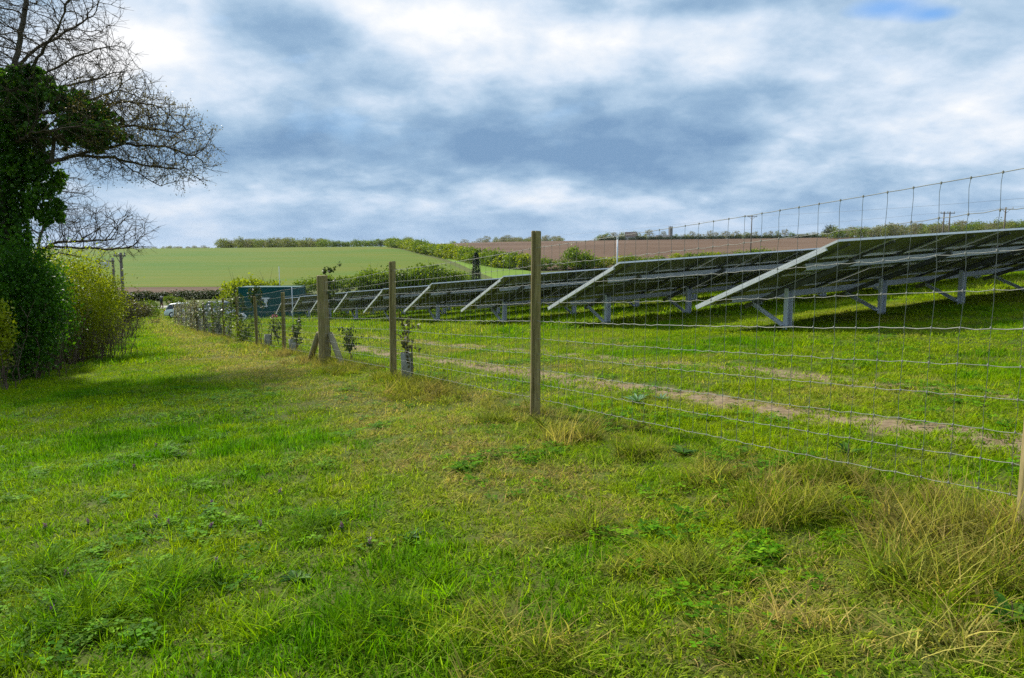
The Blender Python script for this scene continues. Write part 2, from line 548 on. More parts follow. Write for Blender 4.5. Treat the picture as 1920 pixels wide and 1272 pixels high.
def wood_mat(name, c1, c2, c3):
    m, t = mat_base(name)
    b, o = principled(t, 0.85, 0, 0.25)
    co = t.n('ShaderNodeTexCoord').outputs['Object']
    mp = t.n('ShaderNodeMapping'); mp.inputs['Scale'].default_value = (14, 14, 1.1)
    t.l(co, mp.inputs[0])
    n_ = t.noise(mp.outputs[0], 3.0, 8, 0.65, 0.6)
    c = t.ramp(n_, [(0.28, c1), (0.5, c2), (0.72, c3)])
    n2_ = t.noise(co, 3.2, 4, 0.6)
    c = t.mix(t.ramp(n2_, [(0.45, 0.0), (0.7, 0.6)]), c, (0.16, 0.165, 0.035))      # algae
    t.l(c, b.inputs['Base Color'])
    bp = t.n('ShaderNodeBump'); bp.inputs['Strength'].default_value = 0.6; bp.inputs['Distance'].default_value = 0.01
    t.l(n_, bp.inputs['Height']); t.l(bp.outputs[0], b.inputs['Normal'])
    return m


M['post'] = wood_mat('weathered_post_wood', (0.085, 0.062, 0.024), (0.25, 0.195, 0.080), (0.37, 0.305, 0.145))
M['strut'] = wood_mat('strut_wood', (0.16, 0.13, 0.07), (0.28, 0.235, 0.13), (0.36, 0.31, 0.19))
M['grass'] = leaf_mat('grass_blade', [(0, (0.36, 0.38, 0.36)), (0.6, (1.0, 1.0, 1.0)), (1, (1.7, 1.55, 1.6))], 0.42, 0.65, 0.06, instancer=True, tcol=1.2)


def ground_mat():
    m, t = mat_base('meadow_soil')
    b, o = principled(t, 0.95, 0, 0.15)
    co = t.n('ShaderNodeTexCoord').outputs['Object']
    n_ = t.noise(co, 0.35, 8, 0.6, 0.3)
    nf = t.noise(co, 9.0, 6, 0.7)
    g = t.ramp(n_, [(0.35, (0.045, 0.075, 0.005)), (0.65, (0.080, 0.100, 0.008))])
    s = t.mix(t.ramp(nf, [(0.45, 0.0), (0.75, 0.8)]), g, (0.105, 0.08, 0.035))
    # bare wheel tracks running beside the fence (distance across, from the fence line)
    sp = t.n('ShaderNodeSeparateXYZ'); t.l(co, sp.inputs[0])
    uu = t.m('ADD', t.m('MULTIPLY', t.m('SUBTRACT', sp.outputs[0], float(P1[0])), float(RDIR[0])),
             t.m('MULTIPLY', t.m('SUBTRACT', sp.outputs[1], float(P1[1])), float(RDIR[1])))
    wob = t.m('MULTIPLY', t.m('SUBTRACT', t.noise(co, 0.6, 4, 0.6), 0.5), 0.5)
    uu = t.m('ADD', uu, wob)
    tot = None
    for c, w, a in ((RUT_A, 0.30, 1.0), (RUT_B, 0.30, 0.85)):
        q = t.m('DIVIDE', t.m('SUBTRACT', uu, c), w)
        e = t.m('MULTIPLY', t.m('EXPONENT', t.m('MULTIPLY', t.m('MULTIPLY', q, q), -1.0)), a)
        tot = e if tot is None else t.m('MAXIMUM', tot, e)
    tot = t.ramp(t.m('MULTIPLY', tot, t.m('ADD', t.noise(co, 2.2, 5, 0.65), 0.45)), [(0.25, 0.0), (0.6, 1.0)])
    soil = t.ramp(t.noise(co, 14, 6, 0.7), [(0.3, (0.10, 0.070, 0.036)), (0.5, (0.19, 0.138, 0.078)), (0.7, (0.29, 0.225, 0.135))])
    s = t.mix(tot, s, soil)
    t.l(s, b.inputs['Base Color'])
    bp = t.n('ShaderNodeBump'); bp.inputs['Strength'].default_value = 0.5; bp.inputs['Distance'].default_value = 0.03
    t.l(nf, bp.inputs['Height']); t.l(bp.outputs[0], b.inputs['Normal'])
    return m


_ha, _hb = hit(1250, 735), hit(1250, 683)
RUT_A, RUT_B = float(uf(_ha[0], _ha[1])[0]), float(uf(_hb[0], _hb[1])[0])
print('rut offsets', RUT_A, RUT_B, 'u of camera', uf(0, 0))
M['ground'] = ground_mat()


def field_mat(name, stops, row_dir, row_scale, speckle, bump=0.4):
    m, t = mat_base(name)
    b, o = principled(t, 0.95, 0, 0.1)
    co = t.n('ShaderNodeTexCoord').outputs['Object']
    n_ = t.noise(co, 0.012, 5, 0.55, 0.2)
    mp = t.n('ShaderNodeMapping'); mp.inputs['Rotation'].default_value = (0, 0, row_dir); mp.inputs['Scale'].default_value = (0.012, 0.35, 1)
    t.l(co, mp.inputs[0])
    n2_ = t.noise(mp.outputs[0], row_scale, 4, 0.6)
    v = t.m('ADD', t.m('MULTIPLY', n_, 0.5), t.m('MULTIPLY', n2_, 0.5))
    c = t.ramp(v, stops)
    n3_ = t.noise(co, 1.3, 5, 0.7)
    c = t.mix(t.ramp(n3_, [(0.4, 0.0), (0.75, 0.55)]), c, speckle)
    t.l(c, b.inputs['Base Color'])
    bp = t.n('ShaderNodeBump'); bp.inputs['Strength'].default_value = bump; bp.inputs['Distance'].default_value = 0.15
    t.l(n3_, bp.inputs['Height']); t.l(bp.outputs[0], b.inputs['Normal'])
    return m


M['crop'] = field_mat('young_crop', [(0.38, (0.125, 0.130, 0.005)), (0.49, (0.085, 0.130, 0.003)), (0.60, (0.040, 0.120, 0.002))], 0.25, 1.0, (0.105, 0.125, 0.004))
M['plough'] = field_mat('ploughed_soil', [(0.40, (0.080, 0.046, 0.026)), (0.50, (0.112, 0.068, 0.040)), (0.60, (0.150, 0.096, 0.060))], 1.1, 1.2, (0.10, 0.060, 0.034))
M['turf'] = field_mat('rough_turf', [(0.38, (0.085, 0.17, 0.010)), (0.55, (0.12, 0.21, 0.014)), (0.65, (0.15, 0.22, 0.02))], 0.6, 1.2, (0.14, 0.17, 0.03))
M['road'] = simple_mat('pale_track', (0.30, 0.27, 0.25), (0.40, 0.37, 0.35), 2, 0.95)

# ------------------------------------------------------------------ ground and fields
def pw(a, s, p):
    return np.sign(a) * s * np.abs(a) ** p


ax = pw(np.linspace(-1, 1, 431), 6000, 3.0)
ay = np.concatenate([np.linspace(-60, -2, 22), pw(np.linspace(0.04, 1, 380), 6000, 3.0)])
XX, YY = np.meshgrid(ax, ay)
ZZ = G(XX, YY)
nx, ny = len(ax), len(ay)
ii = np.arange(ny - 1)[:, None] * nx + np.arange(nx - 1)[None, :]
qf = np.stack([ii, ii + 1, ii + nx + 1, ii + nx], -1).reshape(-1, 4)
tag(link('ground', fast_mesh('ground', np.stack([XX, YY, ZZ], -1).reshape(-1, 3), qf, M['ground'], True)), kind='structure')


def sheet(name, ys, left, right, mat, lift, nxs=60):
    """field draped over the land between two edges given as view columns"""
    V = []
    for y in ys:
        t0, t1 = (left(y) - CX) / FPX, (right(y) - CX) / FPX
        V.append(np.stack([np.linspace(t0, t1, nxs) * y, np.full(nxs, y)], -1))
    V = np.array(V)
    Z = G(V[..., 0], V[..., 1]) + lift
    Z[0] -= lift + 0.5; Z[-1] -= lift + 0.5; Z[:, 0] -= lift + 0.5; Z[:, -1] -= lift + 0.5
    n = len(ys)
    i_ = np.arange(n - 1)[:, None] * nxs + np.arange(nxs - 1)[None, :]
    f_ = np.stack([i_, i_ + 1, i_ + nxs + 1, i_ + nxs], -1).reshape(-1, 4)
    o = link(name, fast_mesh(name, np.concatenate([V, Z[..., None]], -1).reshape(-1, 3), f_, mat, True))
    return tag(o, kind='structure')


yi = lambda tab: (lambda y: float(np.interp(y, [a for a, _ in tab], [b for _, b in tab])))
green_r = yi([(120, 960), (180, 888), (230, 850), (290, 803), (360, 765), (440, 722), (520, 700)])
verge_r = yi([(120, 1100), (175, 1010), (200, 950), (235, 900), (290, 845), (360, 790), (440, 745), (520, 725)])
plough_l = yi([(180, 1000), (235, 915), (290, 860), (360, 805), (440, 790), (640, 800)])
sheet('green_field', np.geomspace(131, 500, 90), lambda y: -900, green_r, M['crop'], 0.30, 90)
sheet('field_verge', np.geomspace(131, 500, 90), green_r, verge_r, M['turf'], 0.26, 12)
sheet('brown_field_margin', np.geomspace(116, 136, 10), lambda y: -900, lambda y: 470, M['plough'], 0.22, 80)
sheet('ploughed_field', np.geomspace(180, 760, 80), plough_l, lambda y: 1900, M['plough'], 0.30, 90)
# pale road crossing behind the end of the path
sheet('road', np.linspace(93, 99, 7), lambda y: -200, lambda y: 385, M['road'], 0.05, 40)

# ------------------------------------------------------------------ the wire fence
SPAN = 4.65
fence = empty('wire_fence', (P1[0], P1[1], g1(P1[0], P1[1])))
tag(fence, 'tall wire mesh fence on round wooden posts beside the grass path', 'fence')
FO = Vector(fence.location)


def fence_xy(s):
    """point s metres along the fence from the post in mid picture"""
    return xy(0.0, s)


def post_mesh(name, h, r, n=14, groove=True, seed=0, mat=None, depth=0.35):
    rg = random.Random(seed)
    zs = [-depth, -0.05, 0.25, 0.6, 1.0, 1.4, h - 0.05, h - 0.012, h]
    vs, fs = [], []
    ph = [rg.uniform(-0.05, 0.05) for _ in range(n)]
    tl = rg.uniform(-0.012, 0.012)
    for j, z in enumerate(zs):
        rr = r * (1.04 - 0.05 * max(z, 0) / h) * (1 + (0.16 * max(0, 0.5 - z) if not groove else 0)) * (0.90 if j == len(zs) - 1 else 1)
        for k in range(n):
            a = 2 * math.pi * k / n
            q = rr * (1 + ph[k] + rg.uniform(-0.018, 0.018))
            if groove and k == 10:
                q *= 0.42 + 0.14 * math.sin(j * 1.7 + seed)
            elif groove and k in (9, 11):
                q *= 0.97
            vs.append((q * math.cos(a), q * math.sin(a), z + (tl * math.cos(a) if j >= len(zs) - 2 else 0)))
    for j in range(len(zs) - 1):
        for k in range(n):
            a, b = j * n + k, j * n + (k + 1) % n
            fs.append((a, b, b + n, a + n))
    fs.append(tuple((len(zs) - 1) * n + k for k in range(n)))
    b = MB(); b.add(vs, fs)
    return b.mesh(name, mat or M['post'])


post_variants = [post_mesh('post', 1.95, 0.052, seed=s) for s in range(4)]
N_POST = 16
heights = {0: 1.95, 1: 1.95, 2: 1.92, 3: 1.98, 4: 1.72, 5: 1.72}
for k in range(-1, N_POST):
    x, y = fence_xy((k - 1) * SPAN - (0.135 if k == 0 else 0.0))
    z = g1(x, y)
    if k == 3:
        me = post_mesh('strainer_post', 1.93, 0.118, 18, False, 9)
        o = link('strainer_post', me, fence, Vector((x, y, z)) - FO)
        for s_, side in ((1.0, 'a'), (-1.0, 'b')):
            b = MB()
            dirv = Vector((FDIR[0], FDIR[1], 0)) * (-s_)
            sd = Vector((RDIR[0], RDIR[1], 0)) * (0.12 if s_ > 0 else -0.09)
            # each strut leans along the fence line against the post
            a = dirv * 1.2 + sd * 1.0
            g_ = g1(x + a.x, y + a.y) - z
            a.z = g_ - 0.12
            t_ = dirv * 0.10 + sd; t_.z = 0.66
            b.tube([a, a.lerp(t_, 0.5) + Vector((0, 0, 0.01)), t_], [0.070, 0.066, 0.062], 10)
            b.build('strut', M['strut'], o, True)
    else:
        o = link('post', post_variants[k % 4], fence, Vector((x, y, z)) - FO)
        o.rotation_euler = (R(random.uniform(-0.9, 0.9)), R(random.uniform(-0.9, 0.9)), random.uniform(-0.4, 0.4))
        o.scale = (1, 1, heights.get(k, 1.75 + 0.1 * random.random()) / 1.95)

# wire heights below the top wire; the fifth is the thick joint of the two nets
W_OFF = [0, .18, .375, .565, .755, .94, 1.10, 1.26, 1.415, 1.57]
S0, S1 = -2.4 * SPAN, (N_POST - 2) * SPAN
STAY = 0.1505


def wire_top(s):
    x, y = fence_xy(s)
    q = (s / SPAN) % 1.0
    sag = 0.035 * 4 * q * (1 - q)
    k0 = math.floor(s / SPAN)
    za = g1(*fence_xy(k0 * SPAN)); zb = g1(*fence_xy((k0 + 1) * SPAN))
    return Vector((x, y, za * (1 - q) + zb * q + 1.775 - sag * 0.5))


stays = np.arange(S0, S1, STAY)
for w, off in enumerate(W_OFF):
    pts = []
    for j, s in enumerate(stays):
        p = wire_top(s) - FO
        p.z -= off
        wv = 0.004 if w else 0.001
        far = s > 30
        if s < 22:
            q = wire_top(s + STAY * 0.5) - FO
            pts.append(p + Vector((0, 0, random.uniform(-wv, wv))))
            q.z -= off + (0.005 if w else 0) + random.uniform(-wv, wv)
            pts.append(q)
        elif j % (6 if far else 2) == 0:
            pts.append(p)
    pts.append(wire_top(S1) - FO - Vector((0, 0, off)))
    b = MB()
    b.tube(pts, 0.0027 if w == 4 else (0.0017 if w > 4 else 0.0018 if w else 0.0022), 4)
    b.build('horizontal_wire', M['wire'], fence)


def stay_mesh(seed):
    rg = random.Random(seed)
    b = MB()
    pts = []
    for i in range(len(W_OFF) - 1):
        z0, z1 = -W_OFF[i], -W_OFF[i + 1]
        pts.append(Vector((0, 0, z0)))
        kx = rg.uniform(-0.007, 0.007)
        pts.append(Vector((FDIR[0] * kx, FDIR[1] * kx, (z0 * 0.72 + z1 * 0.28))))
    pts.append(Vector((0, 0, -W_OFF[-1])))
    sw = rg.uniform(-0.006, 0.006)
    pts = [p + Vector((FDIR[0], FDIR[1], 0)) * sw * math.sin(p.z * 2.1) for p in pts]
    b.tube(pts, 0.0014, 4)
    for z in W_OFF:                                    # knots where stay and line wire are tied
        b.tube([(0, 0, -z - 0.008), (0, 0, -z - 0.004), (0, 0, -z + 0.004), (0, 0, -z + 0.008)], [0.002, 0.0052, 0.0052, 0.002], 5)
    return b.mesh('vertical_wire', M['wire'])


stay_variants = [stay_mesh(s) for s in range(8)]
n_near = 0
rest = MB()
for j, s in enumerate(stays):
    p = wire_top(s) - FO
    if n_near < 298 and s < 40:
        o = link('vertical_wire', stay_variants[random.randrange(8)], fence, p)
        n_near += 1
    else:
        rest.tube([p, p - Vector((0, 0, W_OFF[-1]))], 0.0017, 3, False)
tag(rest.build('far_vertical_wires', M['wire'], fence), kind='stuff')

# ------------------------------------------------------------------ solar panel rows
U_END = 7.22
PW, NCOL_ROW = 1.65, [14, 12, 11, 11, 10, 9, 8, 7, 6, 5]
F_LOW0 = None
RISE, RUN = 1.39, 3.62
SL = math.hypot(RISE, RUN)
MODH = SL / 4.0


def module_mesh():
    b = MB()
    w, h, t, fr = PW - 0.010, MODH - 0.010, 0.040, 0.022
    # local: x along the row, y up the slope, z out of the panel face
    b.cur = 0
    for lo, hi in (((0, 0, -t), (w, fr, 0)), ((0, h - fr, -t), (w, h, 0)), ((0, fr, -t), (fr, h - fr, 0)), ((w - fr, fr, -t), (w, h - fr, 0))):
        b.box(lo, hi)
    b.cur = 1
    b.poly([(fr, fr, -0.012), (fr, h - fr, -0.012), (w - fr, h - fr, -0.012), (w - fr, fr, -0.012)])
    b.box((w * 0.46, h * 0.80, -0.034), (w * 0.54, h * 0.92, -0.013))      # junction box
    b.cur = 2
    b.poly([(fr, fr, -0.004), (w - fr, fr, -0.004), (w - fr, h - fr, -0.004), (fr, h - fr, -0.004)])
    return b.mesh('panel', [M['alu'], M['backsheet'], M['glass']])


MOD = module_mesh()
ordinal = ['nearest', 'second', 'third', 'fourth', 'fifth', 'sixth', 'seventh', 'eighth', 'ninth', 'tenth']
low0 = at(1303, 573, 15.95)
f_low0 = float(uf(low0[0], low0[1])[1])
ROW_SLOPE = 0.050
leg_cache = {}


def c_section(b, a, e, w, h, t=0.008, up=(0, 0, 1)):
    """open C channel from a to e: web and two flanges"""
    a, e = Vector(a), Vector(e)
    d = (e - a).normalized()
    s = d.cross(Vector(up)).normalized(); n = s.cross(d)
    b.bar(a + s * (w / 2), e + s * (w / 2), t, h, up)
    b.bar(a + n * (h / 2 - t / 2) - s * t * 0.6, e + n * (h / 2 - t / 2) - s * t * 0.6, w - t, t, up)
    b.bar(a - n * (h / 2 - t / 2) - s * t * 0.6, e - n * (h / 2 - t / 2) - s * t * 0.6, w - t, t, up)


for k in range(10):
    fl = f_low0 + 6.33 * k
    ncol = NCOL_ROW[k]
    L = ncol * PW
    x0, y0 = xy(U_END, fl)
    gz = g1(*xy(U_END + 0.8, fl - 2.2))
    # height of the low edge: measured drop along the site
    zl = gz + 0.40 - 0.078 * 0.4
    row = empty('solar_array', (x0, y0, zl))
    lab = 'nearest solar panel row, its pale end edge sloping below the wire fence' if k == 0 else \
          f'{ordinal[k]} solar panel row from the front, tilted away from the fence posts'
    if k == 9: lab = 'farthest solar panel row, beside the teal container'
    tag(row, lab, 'solar panels', 'rows of tilted solar panels')
    # row axes: ex along the row (rising with the ground), ey up the slope (towards the camera)
    ex = Vector((RDIR[0], RDIR[1], ROW_SLOPE)).normalized()
    ey = (Vector((-FDIR[0] * RUN, -FDIR[1] * RUN, RISE)))
    ey = (ey - ex * ey.dot(ex)).normalized()
    ez = ey.cross(ex) * -1.0 if ey.cross(ex).z < 0 else ey.cross(ex)
    MM = Matrix((ex, -ey, ez)).transposed().to_4x4()
    for c in range(ncol):
        for r_ in range(4):
            o = link('panel', MOD, row)
            jit = random.uniform(-0.006, 0.006)
            o.matrix_local = MM.copy() @ Matrix.Translation((c * PW + 0.009, -(r_ + 1) * MODH + 0.009, jit * 0.6))
    P = lambda a, b_, c: MM @ Vector((a, -b_, c))
    b = MB(); b.bar(P(0.022, 0.02, -0.068), P(0.022, SL - 0.30, -0.068), 0.04, 0.05, ez)
    b.build('end_rail', M['alu'], row)
    # rails up the slope under the modules
    for q in np.arange(0.40, L, 1.24):
        b = MB(); b.bar(P(q, 0.25, -0.062), P(q, SL - 0.12, -0.062), 0.05, 0.04, ez)
        b.build('rail', M['rail'], row)
    # purlins along the row
    for fr in (0.20, 0.72):
        b = MB(); c_section(b, P(0.30, SL * fr, -0.146), P(L - 0.2, SL * fr, -0.146), 0.06, 0.125, 0.010, ez)
        b.build('purlin', M['galv'], row)
    # legs, rafters and braces
    for q in np.arange(0.98, L, 2.95):
        top = P(q, SL * 0.43, -0.27)
        x_, y_ = x0 + top.x, y0 + top.y
        gz_ = g1(x_, y_) - zl
        b = MB(); b.bar(P(q, SL * 0.12, -0.255), P(q, SL * 0.86, -0.255), 0.055, 0.09, ez)
        b.build('rafter', M['rail'], row)
        b = MB()
        w, dpt, th = 0.15, 0.10, 0.009
        ux, fx = Vector((RDIR[0], RDIR[1], 0)), Vector((FDIR[0], FDIR[1], 0))
        za, zb = gz_ - 0.4, top.z + 0.04
        base = Vector((top.x, top.y, 0))
        for off, ww, dd in ((fx * 0.0, w, th), (ux * (w / 2 - th / 2) - fx * (dpt / 2), th, dpt), (ux * (-w / 2 + th / 2) - fx * (dpt / 2), th, dpt)):
            a_, e_ = base + off + Vector((0, 0, za)), base + off + Vector((0, 0, zb))
            vs = []
            for p in (a_, e_):
                for sx, sy in ((-1, -1), (1, -1), (1, 1), (-1, 1)):
                    vs.append(p + ux * (sx * ww / 2) + fx * (sy * dd / 2))
            b.add(vs, [(0, 3, 2, 1), (4, 5, 6, 7), (0, 1, 5, 4), (1, 2, 6, 5), (2, 3, 7, 6), (3, 0, 4, 7)])
        b.build('leg', M['galv'], row)
        b = MB()
        f0 = base + Vector((0, 0, gz_ + 0.10)) - ux * 0.10
        t0 = P(q - 0.10, SL * 0.20, -0.27)
        c_section(b, f0, t0, 0.05, 0.07, 0.008)
        b.tube([f0 + ux * 0.02 - fx * 0.02, f0 - ux * 0.06 - fx * 0.02], 0.022, 8)
        b.build('brace', M['galv'], row)

# ------------------------------------------------------------------ teal container
cp_ = at(513, 595, 64.0)
cg = g1(cp_[0], cp_[1])
cont = empty('shipping_container', (cp_[0], cp_[1], cg), math.atan2(RDIR[1], RDIR[0]) - 0.42)
tag(cont, 'teal metal container with a white T emblem behind the far panels', 'container')
CL, CW, CH = 5.1, 2.44, 2.75
b = MB()
out = []
npr = 40
for i in range(npr + 1):
    x = -CL / 2 + 0.10 + (CL - 0.2) * i / npr
    out.append((x, -CW / 2 + (0.0 if (i % 4) in (0, 1) else 0.035)))
vs = [(x, y, 0.15) for x, y in out] + [(x, y, CH - 0.12) for x, y in out]
n = len(out)
b.add(vs, [(i, i + 1, n + i + 1, n + i) for i in range(n - 1)])
b.build('front_wall', M['teal'], cont)
b = MB(); b.box((-CL / 2 + 0.05, CW / 2 - 0.06, 0.15), (CL / 2 - 0.05, CW / 2 - 0.02, CH - 0.12)); b.build('back_wall', M['teal'], cont)
for s in (-1, 1):
    b = MB()
    x = s * (CL / 2 - 0.05)
    for q in range(2):
        y0_, y1_ = (-CW / 2 + 0.09 + q * 1.13, -CW / 2 + 0.09 + q * 1.13 + 1.11)
        b.box((min(x, x + s * 0.035), y0_, 0.16), (max(x, x + s * 0.035), y1_, CH - 0.13))
        for yy in (y0_ + 0.25, y0_ + 0.85):
            b.tube([(x + s * 0.055, yy, 0.2), (x + s * 0.055, yy, CH - 0.18)], 0.02, 6)
    b.build('end_door', M['teal'], cont)
b = MB(); b.box((-CL / 2 + 0.03, -CW / 2 + 0.03, CH - 0.10), (CL / 2 - 0.03, CW / 2 - 0.03, CH - 0.03)); b.build('roof', M['teal'], cont)
b = MB(); b.box((-CL / 2 + 0.05, -CW / 2 + 0.05, 0.08), (CL / 2 - 0.05, CW / 2 - 0.05, 0.14)); b.build('floor', M['teal'], cont)
for sx in (-1, 1):
    for sy in (-1, 1):
        b = MB()
        xa, ya = sx * (CL / 2 - 0.06), sy * (CW / 2 - 0.06)
        b.box((xa - 0.07, ya - 0.07, 0), (xa + 0.07, ya + 0.07, CH))
        b.build('corner_post', M['teal'], cont)
for z in (0.0, CH - 0.14):
    for sy in (-1, 1):
        b = MB(); b.box((-CL / 2 + 0.12, sy * (CW / 2 - 0.02) - 0.045, z + 0.01), (CL / 2 - 0.12, sy * (CW / 2 - 0.02) + 0.045, z + 0.13))
        b.build('rail', M['teal'] if z == 0 else M['white'] if False else M['teal'], cont)
b = MB()       # emblem: a T whose stem narrows in steps
yf = -CW / 2 - 0.055
for (x0_, x1_, z0_, z1_) in ((-0.34, 0.34, 1.72, 1.83), (-0.14, 0.14, 1.36, 1.715), (-0.09, 0.09, 1.10, 1.355), (-0.13, 0.13, 1.03, 1.095)):
    b.box((x0_, yf - 0.012, z0_), (x1_, yf + 0.06, z1_))
e = b.build('emblem', M['white'], cont); e.location = (-0.28, 0, 0.0); e['label'] = 'white T shaped emblem on the container wall'

# ------------------------------------------------------------------ vegetation helpers
def leaf_arrays(C, size, rg, up=0.0, aspect=0.62):
    """diamond leaves with a fold; C (N,3) centres, size (N,)"""
    n = len(C)
    d = rg.normal(size=(n, 3)); d[:, 2] -= up * 0.3
    d /= np.linalg.norm(d, axis=1)[:, None] + 1e-9
    q = rg.normal(size=(n, 3)); q[:, 2] += up
    s = np.cross(d, q); s /= np.linalg.norm(s, axis=1)[:, None] + 1e-9
    nn = np.cross(s, d)
    L = size[:, None]
    v0 = C - d * L * 0.5
    v2 = C + d * L * 0.5
    v1 = C + s * L * aspect * 0.5 + nn * L * 0.10
    v3 = C - s * L * aspect * 0.5 + nn * L * 0.10
    V = np.stack([v0, v1, v2, v3], 1).reshape(-1, 3)
    F = np.arange(n * 4).reshape(-1, 4)
    lv = np.repeat(rg.random(n), 4)
    return V, F, lv


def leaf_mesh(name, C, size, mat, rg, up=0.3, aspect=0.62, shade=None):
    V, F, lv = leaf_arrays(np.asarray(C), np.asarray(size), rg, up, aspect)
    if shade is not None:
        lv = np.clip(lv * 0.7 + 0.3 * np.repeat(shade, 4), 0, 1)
    return fast_mesh(name, V, F, mat, False, {'lv': lv})


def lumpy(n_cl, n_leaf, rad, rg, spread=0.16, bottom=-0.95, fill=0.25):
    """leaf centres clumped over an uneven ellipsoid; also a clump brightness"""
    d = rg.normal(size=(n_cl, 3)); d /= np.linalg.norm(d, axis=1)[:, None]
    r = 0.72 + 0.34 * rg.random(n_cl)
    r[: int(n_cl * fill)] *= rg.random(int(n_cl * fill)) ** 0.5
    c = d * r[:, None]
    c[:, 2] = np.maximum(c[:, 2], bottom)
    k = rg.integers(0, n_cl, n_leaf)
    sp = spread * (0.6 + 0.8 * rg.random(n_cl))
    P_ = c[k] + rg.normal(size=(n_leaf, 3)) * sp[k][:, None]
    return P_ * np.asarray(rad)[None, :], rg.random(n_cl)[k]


def tubes_mesh(name, A, B, ra, rb, mat, n=4):
    """many tapered segments A->B as one mesh (branches)"""
    A, B = np.asarray(A), np.asarray(B)
    d = B - A
    ln = np.linalg.norm(d, axis=1)[:, None] + 1e-9
    d = d / ln
    ref = np.where(np.abs(d[:, 2:3]) < 0.9, np.array([[0, 0, 1.0]]), np.array([[1.0, 0, 0]]))
    s = np.cross(d, ref); s /= np.linalg.norm(s, axis=1)[:, None] + 1e-9
    t = np.cross(d, s)
    ring = []
    for k in range(n):
        a = 2 * math.pi * k / n
        ring.append(s * math.cos(a) + t * math.sin(a))
    ring = np.stack(ring, 1)
    V = np.concatenate([A[:, None] + ring * np.asarray(ra)[:, None, None], B[:, None] + ring * np.asarray(rb)[:, None, None]], 1)
    m = len(A)
    base = (np.arange(m) * 2 * n)[:, None]
    F = np.concatenate([base + np.array([[k, (k + 1) % n, n + (k + 1) % n, n + k]]) for k in range(n)], 0)
    return fast_mesh(name, V.reshape(-1, 3), F, mat, True)


def colonize(seeds, parents, attr, step=0.2, infl=2.2, kill=0.38, iters=140, bias=(0, 0, 0), rg=None):
    """space colonisation: grows branches from seed nodes towards the attraction points"""
    N = [np.array(p, float) for p in seeds]; Par = list(parents)
    att = np.asarray(attr).copy()
    best = np.full(len(att), 1e9); who = np.zeros(len(att), int)
    start = 0
    bias = np.array(bias)
    for it in range(iters):
        arr = np.array(N[start:])
        if len(arr) == 0 or len(att) == 0: break
        for c0 in range(0, len(arr), 400):
            dd = np.linalg.norm(att[:, None, :] - arr[None, c0:c0 + 400, :], axis=2)
            j = dd.argmin(1); v = dd[np.arange(len(att)), j]
            m = v < best
            best[m] = v[m]; who[m] = j[m] + start + c0
        keep = best > kill
        att, best, who = att[keep], best[keep], who[keep]
        start = len(N)
        near = best < infl
        if not near.any():
            infl *= 1.3
            if infl > 12: break
            continue
        ids = np.unique(who[near])
        cc = np.bincount(np.array(Par)[np.array(Par) >= 0], minlength=len(N))
        stuck = cc >= 4
        if stuck.any():
            kp = ~(stuck[who] & near)
            att, best, who, near = att[kp], best[kp], who[kp], near[kp]
        for i in ids:
            if stuck[i]: continue
            sel = near & (who == i)
            v = att[sel] - N[i]
            v = (v / np.linalg.norm(v, axis=1)[:, None]).sum(0)
            v = v / (np.linalg.norm(v) + 1e-9) + bias + (N[i] - N[Par[i]]) / step * 0.3 + rg.normal(size=3) * 0.16
            v /= np.linalg.norm(v)
            N.append(N[i] + v * step); Par.append(int(i))
        if len(N) > 16000: break
    return np.array(N), np.array(Par)


def skeleton_radii(Par, tip, e=2.35):
    n = len(Par)
    acc = np.zeros(n)
    hasc = np.zeros(n, bool); hasc[Par[Par >= 0]] = True
    for i in range(n - 1, -1, -1):
        if acc[i] == 0: acc[i] = tip ** e
        if Par[i] >= 0: acc[Par[i]] += acc[i]
    return acc ** (1 / e), hasc


def ell_points(c, r, n, rg):
    d = rg.normal(size=(n, 3)); d /= np.linalg.norm(d, axis=1)[:, None]
    return np.asarray(c)[None] + d * (rg.random(n) ** 0.38)[:, None] * np.asarray(r)[None]


